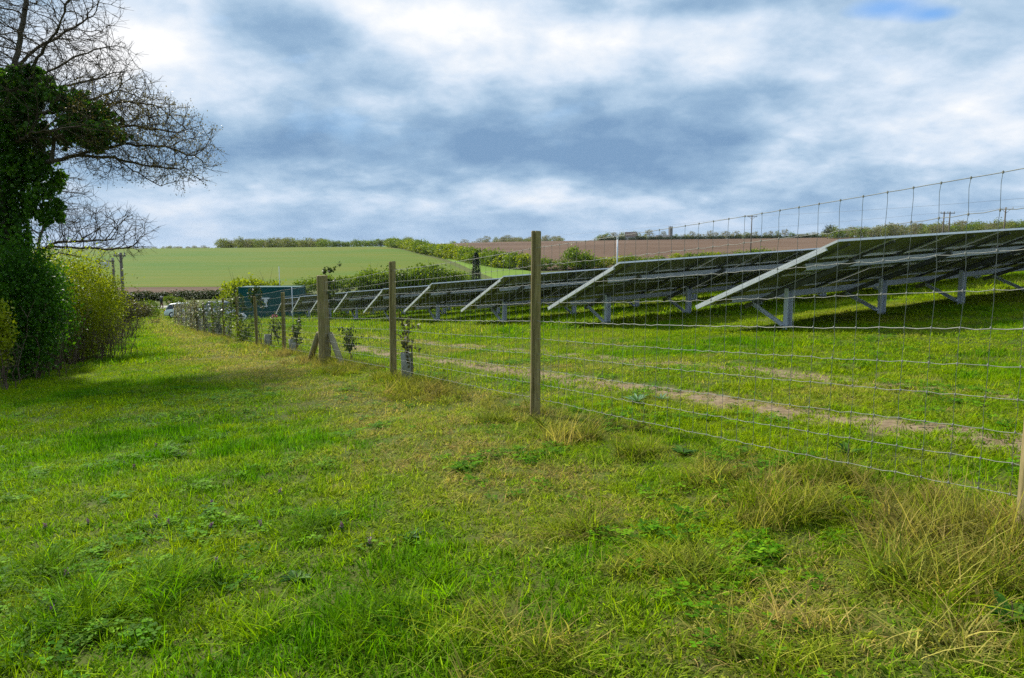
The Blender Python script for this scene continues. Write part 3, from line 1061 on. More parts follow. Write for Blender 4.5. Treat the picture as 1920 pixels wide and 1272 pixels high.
def bare_tree(root, trunk_poly, limbs, envelopes, rg, step=0.2, tip=0.007, infl=2.4, kill=0.36, twigs=2, bias=(0, 0, 0.05), maxr=0.4):
    """skeleton from trunk and limbs, branches by colonisation, short twigs on top; returns node array"""
    O = np.array(root.location)
    seeds, par = [], []
    def poly(pts, start_from=None):
        pts = [np.array(p, float) - O for p in pts]
        prev = start_from
        for a, b in zip(pts[:-1], pts[1:]):
            m = max(1, int(np.linalg.norm(b - a) / step))
            for i in range(m):
                if prev is None and i == 0:
                    seeds.append(a); par.append(-1); prev = len(seeds) - 1
                    continue
                p = a + (b - a) * ((i + 1) / m) + rg.normal(size=3) * 0.015
                seeds.append(p); par.append(prev); prev = len(seeds) - 1
    poly(trunk_poly)
    for lb in limbs:
        p0 = np.array(lb[0]) - O
        st = int(np.argmin(np.linalg.norm(np.array(seeds) - p0, axis=1)))
        poly(lb, st)
    att = np.concatenate([ell_points(np.array(c) - O, r, n, rg) for c, r, n in envelopes])
    N, Pr = colonize(seeds, par, att, step, infl, kill, 150, bias, rg)
    # twigs
    extraA, extraB, er = [], [], []
    kids = np.bincount(Pr[Pr >= 0], minlength=len(N))
    for i in range(len(seeds), len(N)):
        nt = twigs + 1 if kids[i] == 0 else (1 if rg.random() < 0.45 * twigs else 0)
        if Pr[i] < 0: continue
        d = N[i] - N[Pr[i]]; d /= np.linalg.norm(d) + 1e-9
        for _ in range(nt):
            v = d * 1.1 + rg.normal(size=3) * 0.42 + np.array([0.12, 0, 0.16]); v /= np.linalg.norm(v)
            L = rg.uniform(0.14, 0.42)
            mid = N[i] + v * L * 0.5
            v2 = v + rg.normal(size=3) * 0.22 + np.array([0, 0, 0.1]); v2 /= np.linalg.norm(v2)
            extraA += [N[i], mid]; extraB += [mid, mid + v2 * L * 0.5]; er += [tip * 0.85, tip * 0.6]
    rad, _ = skeleton_radii(Pr, tip)
    rad = np.minimum(rad, maxr)
    idx = np.where(Pr >= 0)[0]
    A = np.concatenate([N[Pr[idx]], np.array(extraA)]); B = np.concatenate([N[idx], np.array(extraB)])
    ra = np.concatenate([np.minimum(rad[Pr[idx]], rad[idx] * 1.35), np.array(er)]); rb = np.concatenate([rad[idx], np.array(er) * 0.7])
    big = ra > 0.05
    return N, Pr, rad, (A[big], B[big], ra[big], rb[big]), (A[~big], B[~big], ra[~big], rb[~big]), np.array(extraB)


# ------------------------------------------------------------------ the ivy-clad tree at the left
rg = np.random.default_rng(21)
TY = 19.0
def tp(px, py, dy=0.0):
    return at(px, py, TY + dy)
bx_, by_ = tp(14, 600)[:2]
tree = empty('ivy_tree', (bx_, by_, g1(bx_, by_)))
tag(tree, 'large bare tree with dark ivy round its trunk at the left edge', 'tree')
px_m = TY / FPX
trunk = [(bx_, by_, tree.location.z - 0.3), tp(14, 480), tp(8, 330), tp(18, 180), tp(40, 60), tp(60, -80)]
limbs = [[tp(10, 320), tp(90, 303, -0.3), tp(150, 291, -0.6), tp(215, 298, -0.9), tp(280, 312, -1.1), tp(340, 318, -1.2)],
         [tp(14, 240), tp(90, 210, 0.8), tp(160, 190, 1.2), tp(220, 170, 1.4)],
         [tp(16, 200), tp(70, 110, -0.9), tp(110, 50, -1.2), tp(140, -30, -1.3)],
         [tp(10, 300), tp(-120, 230, 0.3), tp(-220, 150, 0.6)],
         [tp(12, 220), tp(-60, 100, 1.3), tp(-120, -20, 1.9)],
         [tp(12, 280), tp(60, 250, -1.8), tp(130, 240, -2.6)],
         [tp(30, 130), tp(70, 90, 0.6), tp(120, 62, 0.9), tp(175, 30, 1.0)], [tp(20, 190), tp(80, 140, 0.5), tp(150, 104, 0.9), tp(215, 84, 1.0)],
         [tp(60, 170, 0.2), tp(130, 160, -0.4), tp(200, 142, -0.8), tp(262, 128, -1.0)], [tp(90, 210, 0.8), tp(170, 200, 0.3), tp(240, 190, 0.0), tp(300, 200, -0.2)],
         [tp(90, 260, -0.3), tp(170, 244, -0.6), tp(250, 236, -0.8), tp(330, 248, -1.0)], [tp(150, 291, -0.6), tp(230, 270, -0.6), tp(310, 276, -0.7), tp(378, 300, -0.8)],
         [tp(215, 298, -0.9), tp(260, 325, -1.0), tp(300, 350, -1.0)]]
def E(px, py, rx, ry, dy, ry_d, n):
    return (tp(px, py, dy), (rx * px_m, ry_d, ry * px_m), n)
env = [E(-10, 60, 215, 200, 0, 3.0, 3000), E(110, 170, 165, 125, 0.2, 2.6, 2300), E(235, 262, 155, 70, -0.8, 1.7, 2300),
       E(180, 205, 125, 85, 0, 2.0, 1300), E(-200, 120, 160, 150, 0.4, 2.6, 350), E(310, 312, 85, 34, -1.1, 0.9, 600), E(40, -110, 170, 120, 0, 2.4, 900)]
N, Pr, rad, big, thin, tips = bare_tree(tree, trunk, limbs, env, rg, 0.17, 0.0052, 1.2, 0.20, 3, (0.12, 0, 0.02))
link('trunk', tubes_mesh('trunk', *big, M['bark'], 8), tree)
link('branches', tubes_mesh('branches', *thin, M['twig'], 4), tree)
O = np.array(tree.location)
# yellow-brown buds on the lower right twigs
sel = tips[(tips[:, 2] + O[2] < tp(0, 150)[2]) & (tips[:, 0] + O[0] > tp(200, 200)[0])]
sel = np.repeat(sel, 2, 0) + rg.normal(size=(len(sel) * 2, 3)) * 0.05
sel = sel[rg.random(len(sel)) < 0.8]
link('buds', leaf_mesh('buds', sel, rg.uniform(0.025, 0.055, len(sel)), M['bud'], rg), tree)
# ivy: clumps over trunk and limbs
ivy_c, ivy_s = [], []
lobes = [(18, 400, 28, 130, -0.1, 0.5, 90, 6500), (24, 262, 52, 70, -0.2, 1.0, 90, 6000), (-60, 300, 80, 130, 0.2, 1.4, 90, 6000),
         (14, 560, 26, 90, -0.1, 0.5, 50, 3600), (-10, 210, 70, 60, -0.6, 1.0, 60, 3500), (60, 330, 42, 44, -0.2, 0.8, 60, 3200), (84, 385, 30, 34, -0.5, 0.5, 36, 1700), (100, 408, 16, 16, -0.6, 0.3, 12, 420)]
rl = random.Random(42)
for i in range(30):                                    # loose lobes of ivy out along the limbs, smaller towards the ends
    px_ = rl.uniform(10, 200) if i < 24 else rl.uniform(150, 225)
    cy_l = 215 + 0.22 * (px_ - 60)
    py_ = cy_l + rl.uniform(-78, 62) * (1.05 - px_ / 330)
    k_ = 1.15 - px_ / 330
    lobes.append((px_, py_, rl.uniform(24, 42) * k_, rl.uniform(18, 32) * k_, rl.uniform(-1.2, 1.0), rl.uniform(0.3, 0.6), 26, int(1150 * k_ * k_)))
for (px, py, rx, ry, dy, dd, ncl, nl) in lobes:
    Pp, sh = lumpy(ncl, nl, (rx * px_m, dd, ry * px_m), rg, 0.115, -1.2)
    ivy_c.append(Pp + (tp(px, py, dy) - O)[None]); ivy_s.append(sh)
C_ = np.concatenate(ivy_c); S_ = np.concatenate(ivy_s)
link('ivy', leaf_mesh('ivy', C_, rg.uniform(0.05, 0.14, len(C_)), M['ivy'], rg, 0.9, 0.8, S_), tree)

# second, smaller bare tree behind the hedge
rg = np.random.default_rng(5)
TY2 = 27.0
q = lambda px, py, dy=0.0: at(px, py, TY2 + dy)
px2 = TY2 / FPX
bx_, by_ = q(58, 560)[:2]
t2 = empty('bare_tree', (bx_, by_, g1(bx_, by_)))
tag(t2, 'low spreading bare tree reaching over the hedge beside the ivy tree', 'tree')
trunk = [(bx_, by_, t2.location.z - 0.2), q(62, 520), q(66, 475), q(90, 455)]
limbs = [[q(66, 475), q(110, 453), q(165, 452, -0.5), q(215, 448, -0.8)], [q(66, 480), q(100, 462), q(150, 466, -0.4), q(210, 468, -0.6), q(250, 462, -0.8)],
         [q(62, 500), q(80, 430, 0.6), q(95, 380, 0.8), q(100, 340, 1.0)], [q(64, 490), q(110, 474, -0.9), q(150, 482, -1.4), q(180, 491, -1.6)],
         [q(64, 490), q(20, 440), q(-20, 400)]]
env = [((q(170, 432, -0.5)), (115 * px2, 1.5, 42 * px2), 1700), ((q(95, 372, 0.8)), (75 * px2, 1.5, 62 * px2), 1100), ((q(225, 455, -0.7)), (60 * px2, 1.0, 30 * px2), 260),
       ((q(10, 400)), (70 * px2, 1.4, 70 * px2), 160)]
N, Pr, rad, big, thin, tips = bare_tree(t2, trunk, limbs, env, rg, 0.2, 0.0062, 2.2, 0.22, 2, (0.08, 0, 0.02), 0.16)
link('trunk', tubes_mesh('trunk', *big, M['bark'], 8), t2)
link('branches', tubes_mesh('branches', *thin, M['twig'], 4), t2)


# ------------------------------------------------------------------ bushes of the hedgerow on the left
def bush(name, label, px, py, Y, rx, ry, mat, ncl, nl, ls, seed, stems=40, stem_mat='stem', depth=None, group='bushes of the left hedgerow', extra=None, stem_h=0.9):
    rg = np.random.default_rng(seed)
    k = Y / FPX
    c = at(px, py, Y)
    gz = g1(c[0], c[1])
    o = empty(name, (c[0], c[1], gz))
    tag(o, label, 'bush', group)
    cz = c[2] - gz
    rr = np.array([rx * k, depth or rx * k * 0.9, ry * k])
    Pp, sh = lumpy(ncl, nl, rr, rg, 0.17, -1.0)
    Pp[:, 2] = np.maximum(Pp[:, 2] + cz, 0.03 + 0.1 * rg.random(nl))
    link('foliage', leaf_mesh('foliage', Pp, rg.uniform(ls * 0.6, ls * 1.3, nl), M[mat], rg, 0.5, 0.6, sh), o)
    if extra:
        em, en, es = extra
        P2, sh2 = lumpy(ncl // 2 + 4, en, rr * 1.02, rg, 0.12, -1.0, 0.1)
        P2[:, 2] = np.maximum(P2[:, 2] + cz, 0.05)
        link('blossom' if em == 'blossom' else 'young_leaves', leaf_mesh('blossom', P2, rg.uniform(es * 0.6, es * 1.3, en), M[em], rg, 0.5, 0.8, sh2), o)
    # stems fanning out of the ground
    A, B, ra, rb = [], [], [], []
    for _ in range(stems):
        p = np.array([rg.normal() * rr[0] * 0.45, rg.normal() * rr[1] * 0.45, -0.1])
        top = np.array([np.clip(p[0] * 1.5 + rg.normal() * 0.12, -rr[0], rr[0]), np.clip(p[1] * 1.5 + rg.normal() * 0.12, -rr[1], rr[1]), (cz + rr[2]) * stem_h * rg.uniform(0.6, 1.0)])
        r0 = rg.uniform(0.008, 0.022)
        prev = p
        for j in range(1, 6):
            n_ = p + (top - p) * (j / 5) + rg.normal(size=3) * 0.05
            A.append(prev); B.append(n_); ra.append(r0 * (1 - (j - 1) / 6)); rb.append(r0 * (1 - j / 6))
            for _s in range(2):
                v = rg.normal(size=3) * 0.16 + np.array([0, 0, 0.12])
                A.append(n_); B.append(n_ + v); ra.append(r0 * 0.4); rb.append(r0 * 0.15)
            prev = n_
    link('stems', tubes_mesh('stems', A, B, ra, rb, M[stem_mat], 4), o)
    return o


bush('ivy_bush', 'dark green ivy shrub below the ivy tree trunk', 18, 578, 17.6, 80, 118, 'shrub_dark', 200, 22000, 0.085, 31, 40, stem_h=0.6)
bush('hawthorn_bush', 'dark green leafy bush between the tree trunk and the yellow bush', 62, 590, 20.5, 66, 88, 'shrub_dark', 150, 14000, 0.085, 32, 50, stem_h=0.6)
bush('hawthorn_bush', 'large yellow green bush with brown stems beside the path', 128, 572, 23.5, 84, 92, 'shrub_yellow', 230, 24000, 0.075, 33, 150, stem_h=0.5)
bush('hawthorn_bush', 'yellow green bush next to the white blossom', 184, 580, 30, 40, 58, 'shrub_yellow', 110, 10500, 0.08, 34, 40, stem_h=0.5)
bush('blackthorn_bush', 'pale bush covered in white blossom at the hedge end', 204, 588, 34, 24, 42, 'shrub_brown', 70, 3800, 0.08, 35, 40, extra=('blossom', 3400, 0.06), stem_h=0.6)
bush('hawthorn_bush', 'grey brown twiggy bush past the white blossom', 228, 578, 44, 25, 28, 'shrub_brown', 70, 5600, 0.095, 36, 40, stem_h=0.6)
bush('bramble_bush', 'low dark bush where the hedge meets the road', 254, 582, 58, 28, 15, 'shrub_brown', 70, 4600, 0.11, 37, 24, stem_h=0.6)
bush('bramble_bush', 'low green bush at the far end of the hedge', 285, 587, 70, 14, 8, 'hedge', 36, 1500, 0.10, 38, 10, stem_h=0.6)
bush('elder_bush', 'small bright young leaved shrub at the left picture edge', -8, 625, 15.4, 28, 62, 'shrub_yellow', 50, 2200, 0.085, 39, 14, stem_h=0.6)
bush('hawthorn_bush', 'leafy hedge bush just outside the left picture edge', -150, 600, 17.5, 100, 120, 'shrub_dark', 120, 9000, 0.09, 40, 30, stem_h=0.6)
bush('hawthorn_bush', 'yellow green bush behind the dark ivy shrub', 74, 520, 26, 66, 44, 'shrub_yellow', 110, 9000, 0.08, 41, 20, stem_h=0.6)

# grey stone post at the hedge foot
sp_ = hit(-2, 706)
b = MB()
vs, fs = [], []
rgs = random.Random(3)
for j, (z, r_) in enumerate(((-0.1, 0.14), (0.12, 0.13), (0.26, 0.115), (0.31, 0.07))):
    for k in range(8):
        a = 2 * math.pi * k / 8
        q_ = r_ * rgs.uniform(0.85, 1.15)
        vs.append((q_ * math.cos(a), q_ * 0.8 * math.sin(a), z))
for j in range(3):
    for k in range(8):
        fs.append((j * 8 + k, j * 8 + (k + 1) % 8, j * 8 + 8 + (k + 1) % 8, j * 8 + 8 + k))
fs.append(tuple(24 + k for k in range(8)))
b.add(vs, fs)
tag(b.build('stone', M['stone'], None, False, (sp_[0], sp_[1], g1(sp_[0], sp_[1]))), 'pale grey stone at the hedge foot, left picture edge', 'stone')


# ------------------------------------------------------------------ distant trees, hedges and bushes
def tree_kind(mat, w, h, nl, ls, seed, trunk=0.25, ncl=60, sq=1.0, stem_mat='bark'):
    """crown and trunk meshes of one kind of distant tree (origin at the foot)"""
    rg = np.random.default_rng(seed)
    th = h * trunk
    Pp, sh = lumpy(ncl, nl, (w / 2, w / 2 * 0.95, (h - th) / 2), rg, 0.17 * sq, -1.0)
    Pp[:, 2] += th + (h - th) / 2
    crown = leaf_mesh('crown', Pp, rg.uniform(ls * 0.6, ls * 1.4, nl), M[mat], rg, 0.5, 0.7, sh)
    crown['mat'] = mat
    A, B, ra, rb = [], [], [], []
    r0 = h * 0.022
    prev = np.array([0, 0, -0.5])
    for j in range(1, 5):
        n_ = np.array([rg.normal() * 0.1, rg.normal() * 0.1, h * 0.16 * j])
        A.append(prev); B.append(n_); ra.append(r0 * (1 - 0.18 * (j - 1))); rb.append(r0 * (1 - 0.18 * j))
        if j > 1:
            for _ in range(4):
                v = rg.normal(size=3) * w * 0.2; v[2] = abs(v[2]) + h * 0.1
                A.append(n_); B.append(n_ + v); ra.append(r0 * 0.4); rb.append(r0 * 0.12)
        prev = n_
    return crown, tubes_mesh('trunk', A, B, ra, rb, M[stem_mat], 5)


KINDS = {
    'hedge': [tree_kind('hedge', 4.6, 3.4, 1500, 0.34, 60 + i, 0.02) for i in range(4)],
    'hedge_dark': [tree_kind('hedge_dark', 4.6, 2.6, 1300, 0.30, 70 + i, 0.02) for i in range(3)],
    'yellow': [tree_kind('shrub_yellow', 4.2, 3.4, 1300, 0.34, 80 + i, 0.03) for i in range(3)],
    'wood_grey': [tree_kind('tree_grey', 7.5, 9.5, 800, 0.55, 90 + i, 0.2) for i in range(3)],
    'wood_olive': [tree_kind('tree_olive', 7.5, 9, 800, 0.60, 100 + i, 0.12) for i in range(4)],
    'wood_green': [tree_kind('hedge', 7, 8, 800, 0.60, 110 + i, 0.08) for i in range(3)],
}
_cnt = {}


def plant(name, kind, X, Y, s, label, group, cat='tree', sz=None, sink=0.0):
    v = KINDS[kind]
    crown, tr = v[_cnt.get(kind, 0) % len(v)]
    _cnt[kind] = _cnt.get(kind, 0) + 1
    o = empty(name, (X, Y, g1(X, Y) - sink), random.uniform(0, 6.28))
    o.scale = (s * random.uniform(0.9, 1.1), s * random.uniform(0.9, 1.1), (sz or s))
    tag(o, label, cat, group)
    link('crown' if cat != 'bush' else 'foliage', crown, o)
    link('trunk' if cat != 'bush' else 'stems', tr, o)
    return o


rp = random.Random(11)
def along(pts, gap, jitter=0.25):
    """points every gap metres along a polyline of (px, Y)"""
    P_ = [np.array([(p - CX) / FPX * y, y]) for p, y in pts]
    out = []
    for a, c in zip(P_[:-1], P_[1:]):
        d = np.linalg.norm(c - a); m = max(1, int(d / gap))
        for i in range(m):
            q_ = a + (c - a) * (i + rp.random() * 0.5) / m
            out.append((q_[0] + rp.uniform(-jitter, jitter), q_[1] + rp.uniform(-jitter, jitter)))
    return out


_arr = {}


def crown_arrays(me):
    if me.name not in _arr:
        v = np.zeros(len(me.vertices) * 3, np.float32); me.vertices.foreach_get('co', v)
        l = np.zeros(len(me.vertices), np.float32); me.attributes['lv'].data.foreach_get('value', l)
        _arr[me.name] = (v.reshape(-1, 3), l)
    return _arr[me.name]


def mass(name, label, cat, items, kind='thing', part='foliage'):
    """one hedge, or one far mass of trees, made of many overlapping crowns; items: (kind, X, Y, s, sz)"""
    X0, Y0 = items[0][1], items[0][2]
    O_ = np.array([X0, Y0, g1(X0, Y0)])
    by = {}
    for kd, X, Y, s_, sz in items:
        v_ = KINDS[kd]; me = v_[_cnt.get(kd, 0) % len(v_)][0]; _cnt[kd] = _cnt.get(kd, 0) + 1
        V, l = crown_arrays(me)
        a = rp.uniform(0, 6.28); c_, s2 = math.cos(a), math.sin(a)
        W_ = np.stack([(V[:, 0] * c_ - V[:, 1] * s2) * s_ + X, (V[:, 0] * s2 + V[:, 1] * c_) * s_ + Y, V[:, 2] * sz + g1(X, Y)], -1) - O_[None]
        by.setdefault(me['mat'], []).append((W_, l))
    if kind == 'stuff' or len(by) == 1:
        Vs, Ls, mi, ms = [], [], [], list(by)
        for k_, m_ in enumerate(ms):
            for W_, l in by[m_]:
                Vs.append(W_); Ls.append(l); mi.append(np.full(len(W_) // 4, k_))
        Vs = np.concatenate(Vs)
        me = fast_mesh(name, Vs, np.arange(len(Vs)).reshape(-1, 4), [M[m_] for m_ in ms], False, {'lv': np.concatenate(Ls)}, np.concatenate(mi))
        o = link(name, me, None, O_)
    else:
        o = empty(name, O_)
        for m_, L_ in by.items():
            Vs = np.concatenate([w_ for w_, _ in L_])
            link(part, fast_mesh(part, Vs, np.arange(len(Vs)).reshape(-1, 4), M[m_], False, {'lv': np.concatenate([l for _, l in L_])}), o)
    return tag(o, label, cat, kind=('stuff' if kind == 'stuff' else None))


def nth(i):
    return '%d%s' % (i, 'th' if 10 <= i % 100 <= 20 else {1: 'st', 2: 'nd', 3: 'rd'}.get(i % 10, 'th'))


def from_left(objs, text):
    """label the members of a group by their place, counted from the left"""
    objs.sort(key=lambda o: o.location.x / o.location.y)
    for i, o in enumerate(objs):
        o['label'] = (nth(i + 1) + ' ' if i else 'leftmost ') + text


# dark clipped hedge beyond the road
mass('hedge', 'dark clipped hedge beyond the road below the brown strip', 'hedge',
     [('hedge_dark', X, Y, rp.uniform(0.92, 1.08), rp.uniform(0.42, 0.50)) for X, Y in along([(130, 108), (240, 108), (330, 109), (440, 110)], 1.7)])
g_ = [plant('verge_bush', 'hedge', (px - CX) / FPX * Y, Y, s, 'x', 'verge bushes', 'bush') for px, Y, s in ((318, 100, 0.36), (334, 99, 0.3), (278, 88, 0.42), (268, 84, 0.45))]
from_left(g_, 'small green bush on the road verge before the dark hedge, from left')
g_ = [plant('hawthorn_bush', 'yellow', (px - CX) / FPX * Y, Y, s, 'x', 'bushes behind the container', 'bush', sz) for px, Y, s, sz in ((440, 82, 0.75, 0.95), (462, 84, 0.8, 1.05), (484, 84, 0.75, 1.0), (505, 86, 0.7, 0.92))]
from_left(g_, 'rounded yellow green bush behind the teal container, from left')
# hedge behind the solar rows
mass('hedge', 'green hedge beyond the far solar panel rows below the crop field', 'hedge',
     [('hedge', X, Y, rp.uniform(0.8, 1.0), rp.uniform(0.66, 0.86)) for X, Y in along([(572, 112), (640, 113), (700, 114), (780, 117), (880, 120)], 1.9)])
g_ = [plant('hedge_bush', 'hedge', (px - CX) / FPX * Y, Y, s, 'x', 'rounded bushes above the solar rows', 'bush', sz) for px, Y, s, sz in ((698, 116, 1.0, 1.02), (736, 116, 1.1, 1.05), (778, 117, 1.15, 1.12), (808, 118, 1.2, 1.15), (838, 119, 1.0, 0.95))]
from_left(g_, 'tall rounded bush above the solar rows, from left')
# hedgerow running down between the green and the ploughed field
g_ = [plant('hedgerow_bush', 'hedge' if rp.random() < 0.6 else 'yellow', X, Y, rp.uniform(1.2, 1.7), 'x', 'hedgerow between the fields', 'bush', rp.uniform(1.0, 1.5))
      for X, Y in along([(735, 415), (765, 370), (795, 310), (850, 250), (905, 214), (955, 192), (1010, 184)], 4.4)]
from_left(g_, 'bush from the left in the hedgerow between green and ploughed fields')
mass('hedge', 'low yellow green hedge along the near edge of the ploughed field', 'hedge',
     [('hedge' if rp.random() < 0.5 else 'yellow', X, Y, rp.uniform(0.9, 1.15), rp.uniform(0.7, 0.98)) for X, Y in along([(1010, 184), (1080, 184), (1200, 186), (1330, 190), (1480, 196)], 3.2)])
for px, Y, s, lb in ((1076, 182, 1.55, 'tall rounded bush rising from the hedge below the ploughed field'), (1096, 183, 1.2, 'smaller rounded bush right of the tall hedge bush')):
    plant('hedgerow_bush', 'hedge', (px - CX) / FPX * Y, Y, s, lb, 'taller bushes in the low hedge', 'bush')

# wood on the crest above the green field
g_ = []
for i in range(52):
    px = 418 + 195 * (i + rp.random()) / 52; Y = rp.uniform(462, 520)
    g_.append(plant('woodland_tree', rp.choice(['wood_grey', 'wood_olive', 'wood_olive', 'wood_green']), (px - CX) / FPX * Y, Y, rp.uniform(0.8, 1.15), 'x', 'wood on the green crest', 'tree', rp.uniform(0.6, 0.88), 1.0))
from_left(g_, 'tree from the left in the wood on the green crest')
g_ = []
for i in range(34):
    px = 606 + 180 * i / 33; Y = rp.uniform(450, 468)
    g_.append(plant('hedgerow_tree', 'wood_green' if rp.random() < 0.75 else 'wood_olive', (px - CX) / FPX * Y, Y, rp.uniform(0.65, 0.9), 'x', 'hedgerow along the crest', 'tree', rp.uniform(0.48, 0.66), 0.5))
from_left(g_, 'green tree from the left in the hedgerow along the crest')
# far trees along the horizon at left
mass('far_trees', 'line of tiny far trees on the horizon left of the wood', 'trees',
     [(rp.choice(['wood_grey', 'wood_olive']), (px - CX) / FPX * Y, Y, rp.uniform(1.0, 1.8), rp.uniform(0.5, 1.15)) for px, Y in [(rp.uniform(60, 420), rp.uniform(1700, 2300)) for _ in range(110)]], 'stuff')
# blue-grey far wood behind the ploughed field
mass('far_wood', 'hazy blue grey wood on the horizon behind the ploughed field', 'wood',
     [(rp.choice(['wood_grey', 'wood_olive', 'wood_grey']), (px - CX) / FPX * Y, Y, rp.uniform(1.0, 1.7), rp.uniform(0.8, 1.3)) for px, Y in [(rp.choice([rp.uniform(925, 1060), rp.uniform(935, 1000), rp.uniform(850, 1150)]), rp.uniform(900, 1150)) for _ in range(70)]], 'stuff')
g_ = []
for i in range(56):
    px = 1120 + 425 * (i + rp.random()) / 56; Y = rp.uniform(690, 800)
    g_.append(plant('far_tree', rp.choice(['wood_grey', 'wood_grey', 'wood_olive', 'wood_green']), (px - CX) / FPX * Y, Y, rp.uniform(0.8, 1.3), 'x', 'trees along the ploughed crest', 'tree', rp.uniform(0.6, 1.15), 0.5))
from_left(g_, 'tree from the left in the village tree line above the ploughed crest')
mass('hedge', 'dark hedge on the skyline of the ploughed field', 'hedge', [('hedge_dark', (1125 + 420 * i / 79 - CX) / FPX * 635, rp.uniform(625, 645), rp.uniform(1.1, 1.5), rp.uniform(0.9, 1.4)) for i in range(80)])
# taller wood at right
g_ = []
for i in range(78):
    px = 1550 + 450 * (i + rp.random()) / 78; Y = rp.uniform(480, 545)
    k = rp.choice(['wood_grey', 'wood_olive', 'wood_olive', 'wood_green'])
    q_ = 0.85 + 0.25 * (px - 1548) / 400
    g_.append(plant('woodland_tree', k, (px - CX) / FPX * Y, Y, rp.uniform(1.1, 1.5) * q_, 'x', 'wood above the nearest solar row', 'tree', rp.uniform(0.9, 1.25) * q_, 1.0))
from_left(g_, 'tree from the left in the wood above the nearest solar row')
KINDS['conifer_spread'] = [tree_kind('conifer', 6, 10, 700, 0.5, 130, 0.35, 26)]
plant('cedar_tree', 'conifer_spread', (1546 - CX) / FPX * 470, 470, 0.95, 'dark cedar at the left end of the right hand wood', None, 'tree')

# slim dark conifer in the hedge corner
rg = np.random.default_rng(77)
cx_, cy_ = (893 - CX) / FPX * 92, 92.0
o = empty('conifer', (cx_, cy_, g1(cx_, cy_)))
tag(o, 'narrow dark conifer standing in front of the hedgerow corner', 'tree')
hz = at(893, 474, 92)[2] - o.location.z
nl = 2600
zz_ = rg.random(nl) ** 0.8
rr_ = (0.62 * (1 - zz_) ** 0.45 + 0.10) * np.sqrt(0.4 + 0.6 * rg.random(nl)) * (0.8 + 0.35 * rg.random(nl))
an = rg.random(nl) * 6.283
link('crown', leaf_mesh('crown', np.stack([rr_ * np.cos(an), rr_ * np.sin(an), 0.15 + zz_ * (hz - 0.15)], -1), rg.uniform(0.12, 0.26, nl), M['conifer'], rg, -0.6, 0.4), o)
b = MB(); b.tube([(0, 0, -0.3), (0.02, 0, hz * 0.5), (0, 0, hz * 0.95)], [0.12, 0.08, 0.02], 7); b.build('trunk', M['bark'], o)

# ------------------------------------------------------------------ power poles and lines
def pole(name, label, px, ytop, Y, arm, posts=1, gap=0.0, r=0.14, group='power poles'):
    top = at(px, ytop, Y)
    gz = g1(top[0], top[1])
    o = empty(name, (top[0], top[1], gz), R(rp.uniform(-8, 8)))
    tag(o, label, 'power pole', group)
    h = top[2] - gz
    for i in range(posts):
        x = (i - (posts - 1) / 2) * gap
        b = MB(); b.tube([(x, 0, -0.6), (x, 0, h * 0.5), (x, 0, h)], [r * 1.15, r, r * 0.82], 9); b.build('pole', M['polewood'], o, True)
    b = MB(); b.bar((-arm / 2, -r - 0.06, h - 0.35), (arm / 2, -r - 0.06, h - 0.35), 0.12, 0.14); b.build('crossarm', M['polewood'], o)
    for x in (-arm / 2 + 0.12, 0, arm / 2 - 0.12):
        b = MB(); b.tube([(x, -r - 0.06, h - 0.28), (x, -r - 0.06, h - 0.18), (x, -r - 0.06, h - 0.10), (x, -r - 0.06, h + 0.02)], [0.05, 0.09, 0.05, 0.07], 7); b.build('insulator', M['stone'], o)
    b = MB(); b.bar((-arm * 0.3, -r, h - 0.42), (0, -r, h - 1.1), 0.05, 0.05); b.bar((arm * 0.3, -r, h - 0.42), (0, -r, h - 1.1), 0.05, 0.05)
    if posts == 1: b.build('arm_brace', M['polewood'], o)
    else:
        b = MB(); b.bar((-gap / 2, 0, h * 0.55), (gap / 2, 0, h * 0.55), 0.10, 0.12); b.build('tie_beam', M['polewood'], o)
    return o


pole('power_pole', 'single power pole with crossarm rising over the second solar row', 1410, 404, 190, 2.6)
pole('power_pole', 'twin power pole with shared crossarm above the right hand wood', 1776, 397, 150, 3.0, 2, 1.2)
pole('power_pole', 'T shaped power pole at the far right above the wood', 1886, 389, 140, 2.8)
# transformer structure at the left: two dark poles with a platform, one taller grey pole
o = pole('transformer_pole', 'twin dark poles with transformer platform behind the left hedge', 198, 484, 80, 2.0, 2, 1.45, 0.16, None)
h = at(198, 484, 80)[2] - o.location.z
b = MB(); b.box((-0.45, -0.35, h - 1.0), (0.25, 0.35, h - 0.45)); b.tube([(-0.3, 0, h - 0.45), (-0.3, 0, h - 0.2)], 0.05, 6); b.tube([(0.1, 0, h - 0.45), (0.1, 0, h - 0.2)], 0.05, 6)
b.build('transformer', M['galv'], o)
pole('power_pole', 'tall grey power pole right of the twin transformer poles', 226, 474, 78, 1.3, 1, 0, 0.17)


def cable(label, pts, sag, r=0.022):
    P_ = [Vector(at(*p)) for p in pts]
    out = []
    for a, c in zip(P_[:-1], P_[1:]):
        for i in range(14):
            q_ = i / 14
            p = a.lerp(c, q_); p.z -= sag * 4 * q_ * (1 - q_)
            out.append(p)
    out.append(P_[-1])
    O_ = out[0]
    b = MB(); b.tube([p - O_ for p in out], r, 4)
    tag(b.build('power_line', M['cable'], None, False, O_), label, 'power line', 'overhead power lines')


cable('upper overhead power line running over the single pole', [(700, 466, 420), (1050, 441, 260), (1410, 405, 190), (1920, 372, 118), (2500, 320, 70)], 0.35, 0.017)
cable('lower overhead power line passing the twin and T shaped poles', [(1250, 441, 250), (1776, 398, 150), (1886, 389, 140), (2300, 352, 100)], 0.3, 0.016)


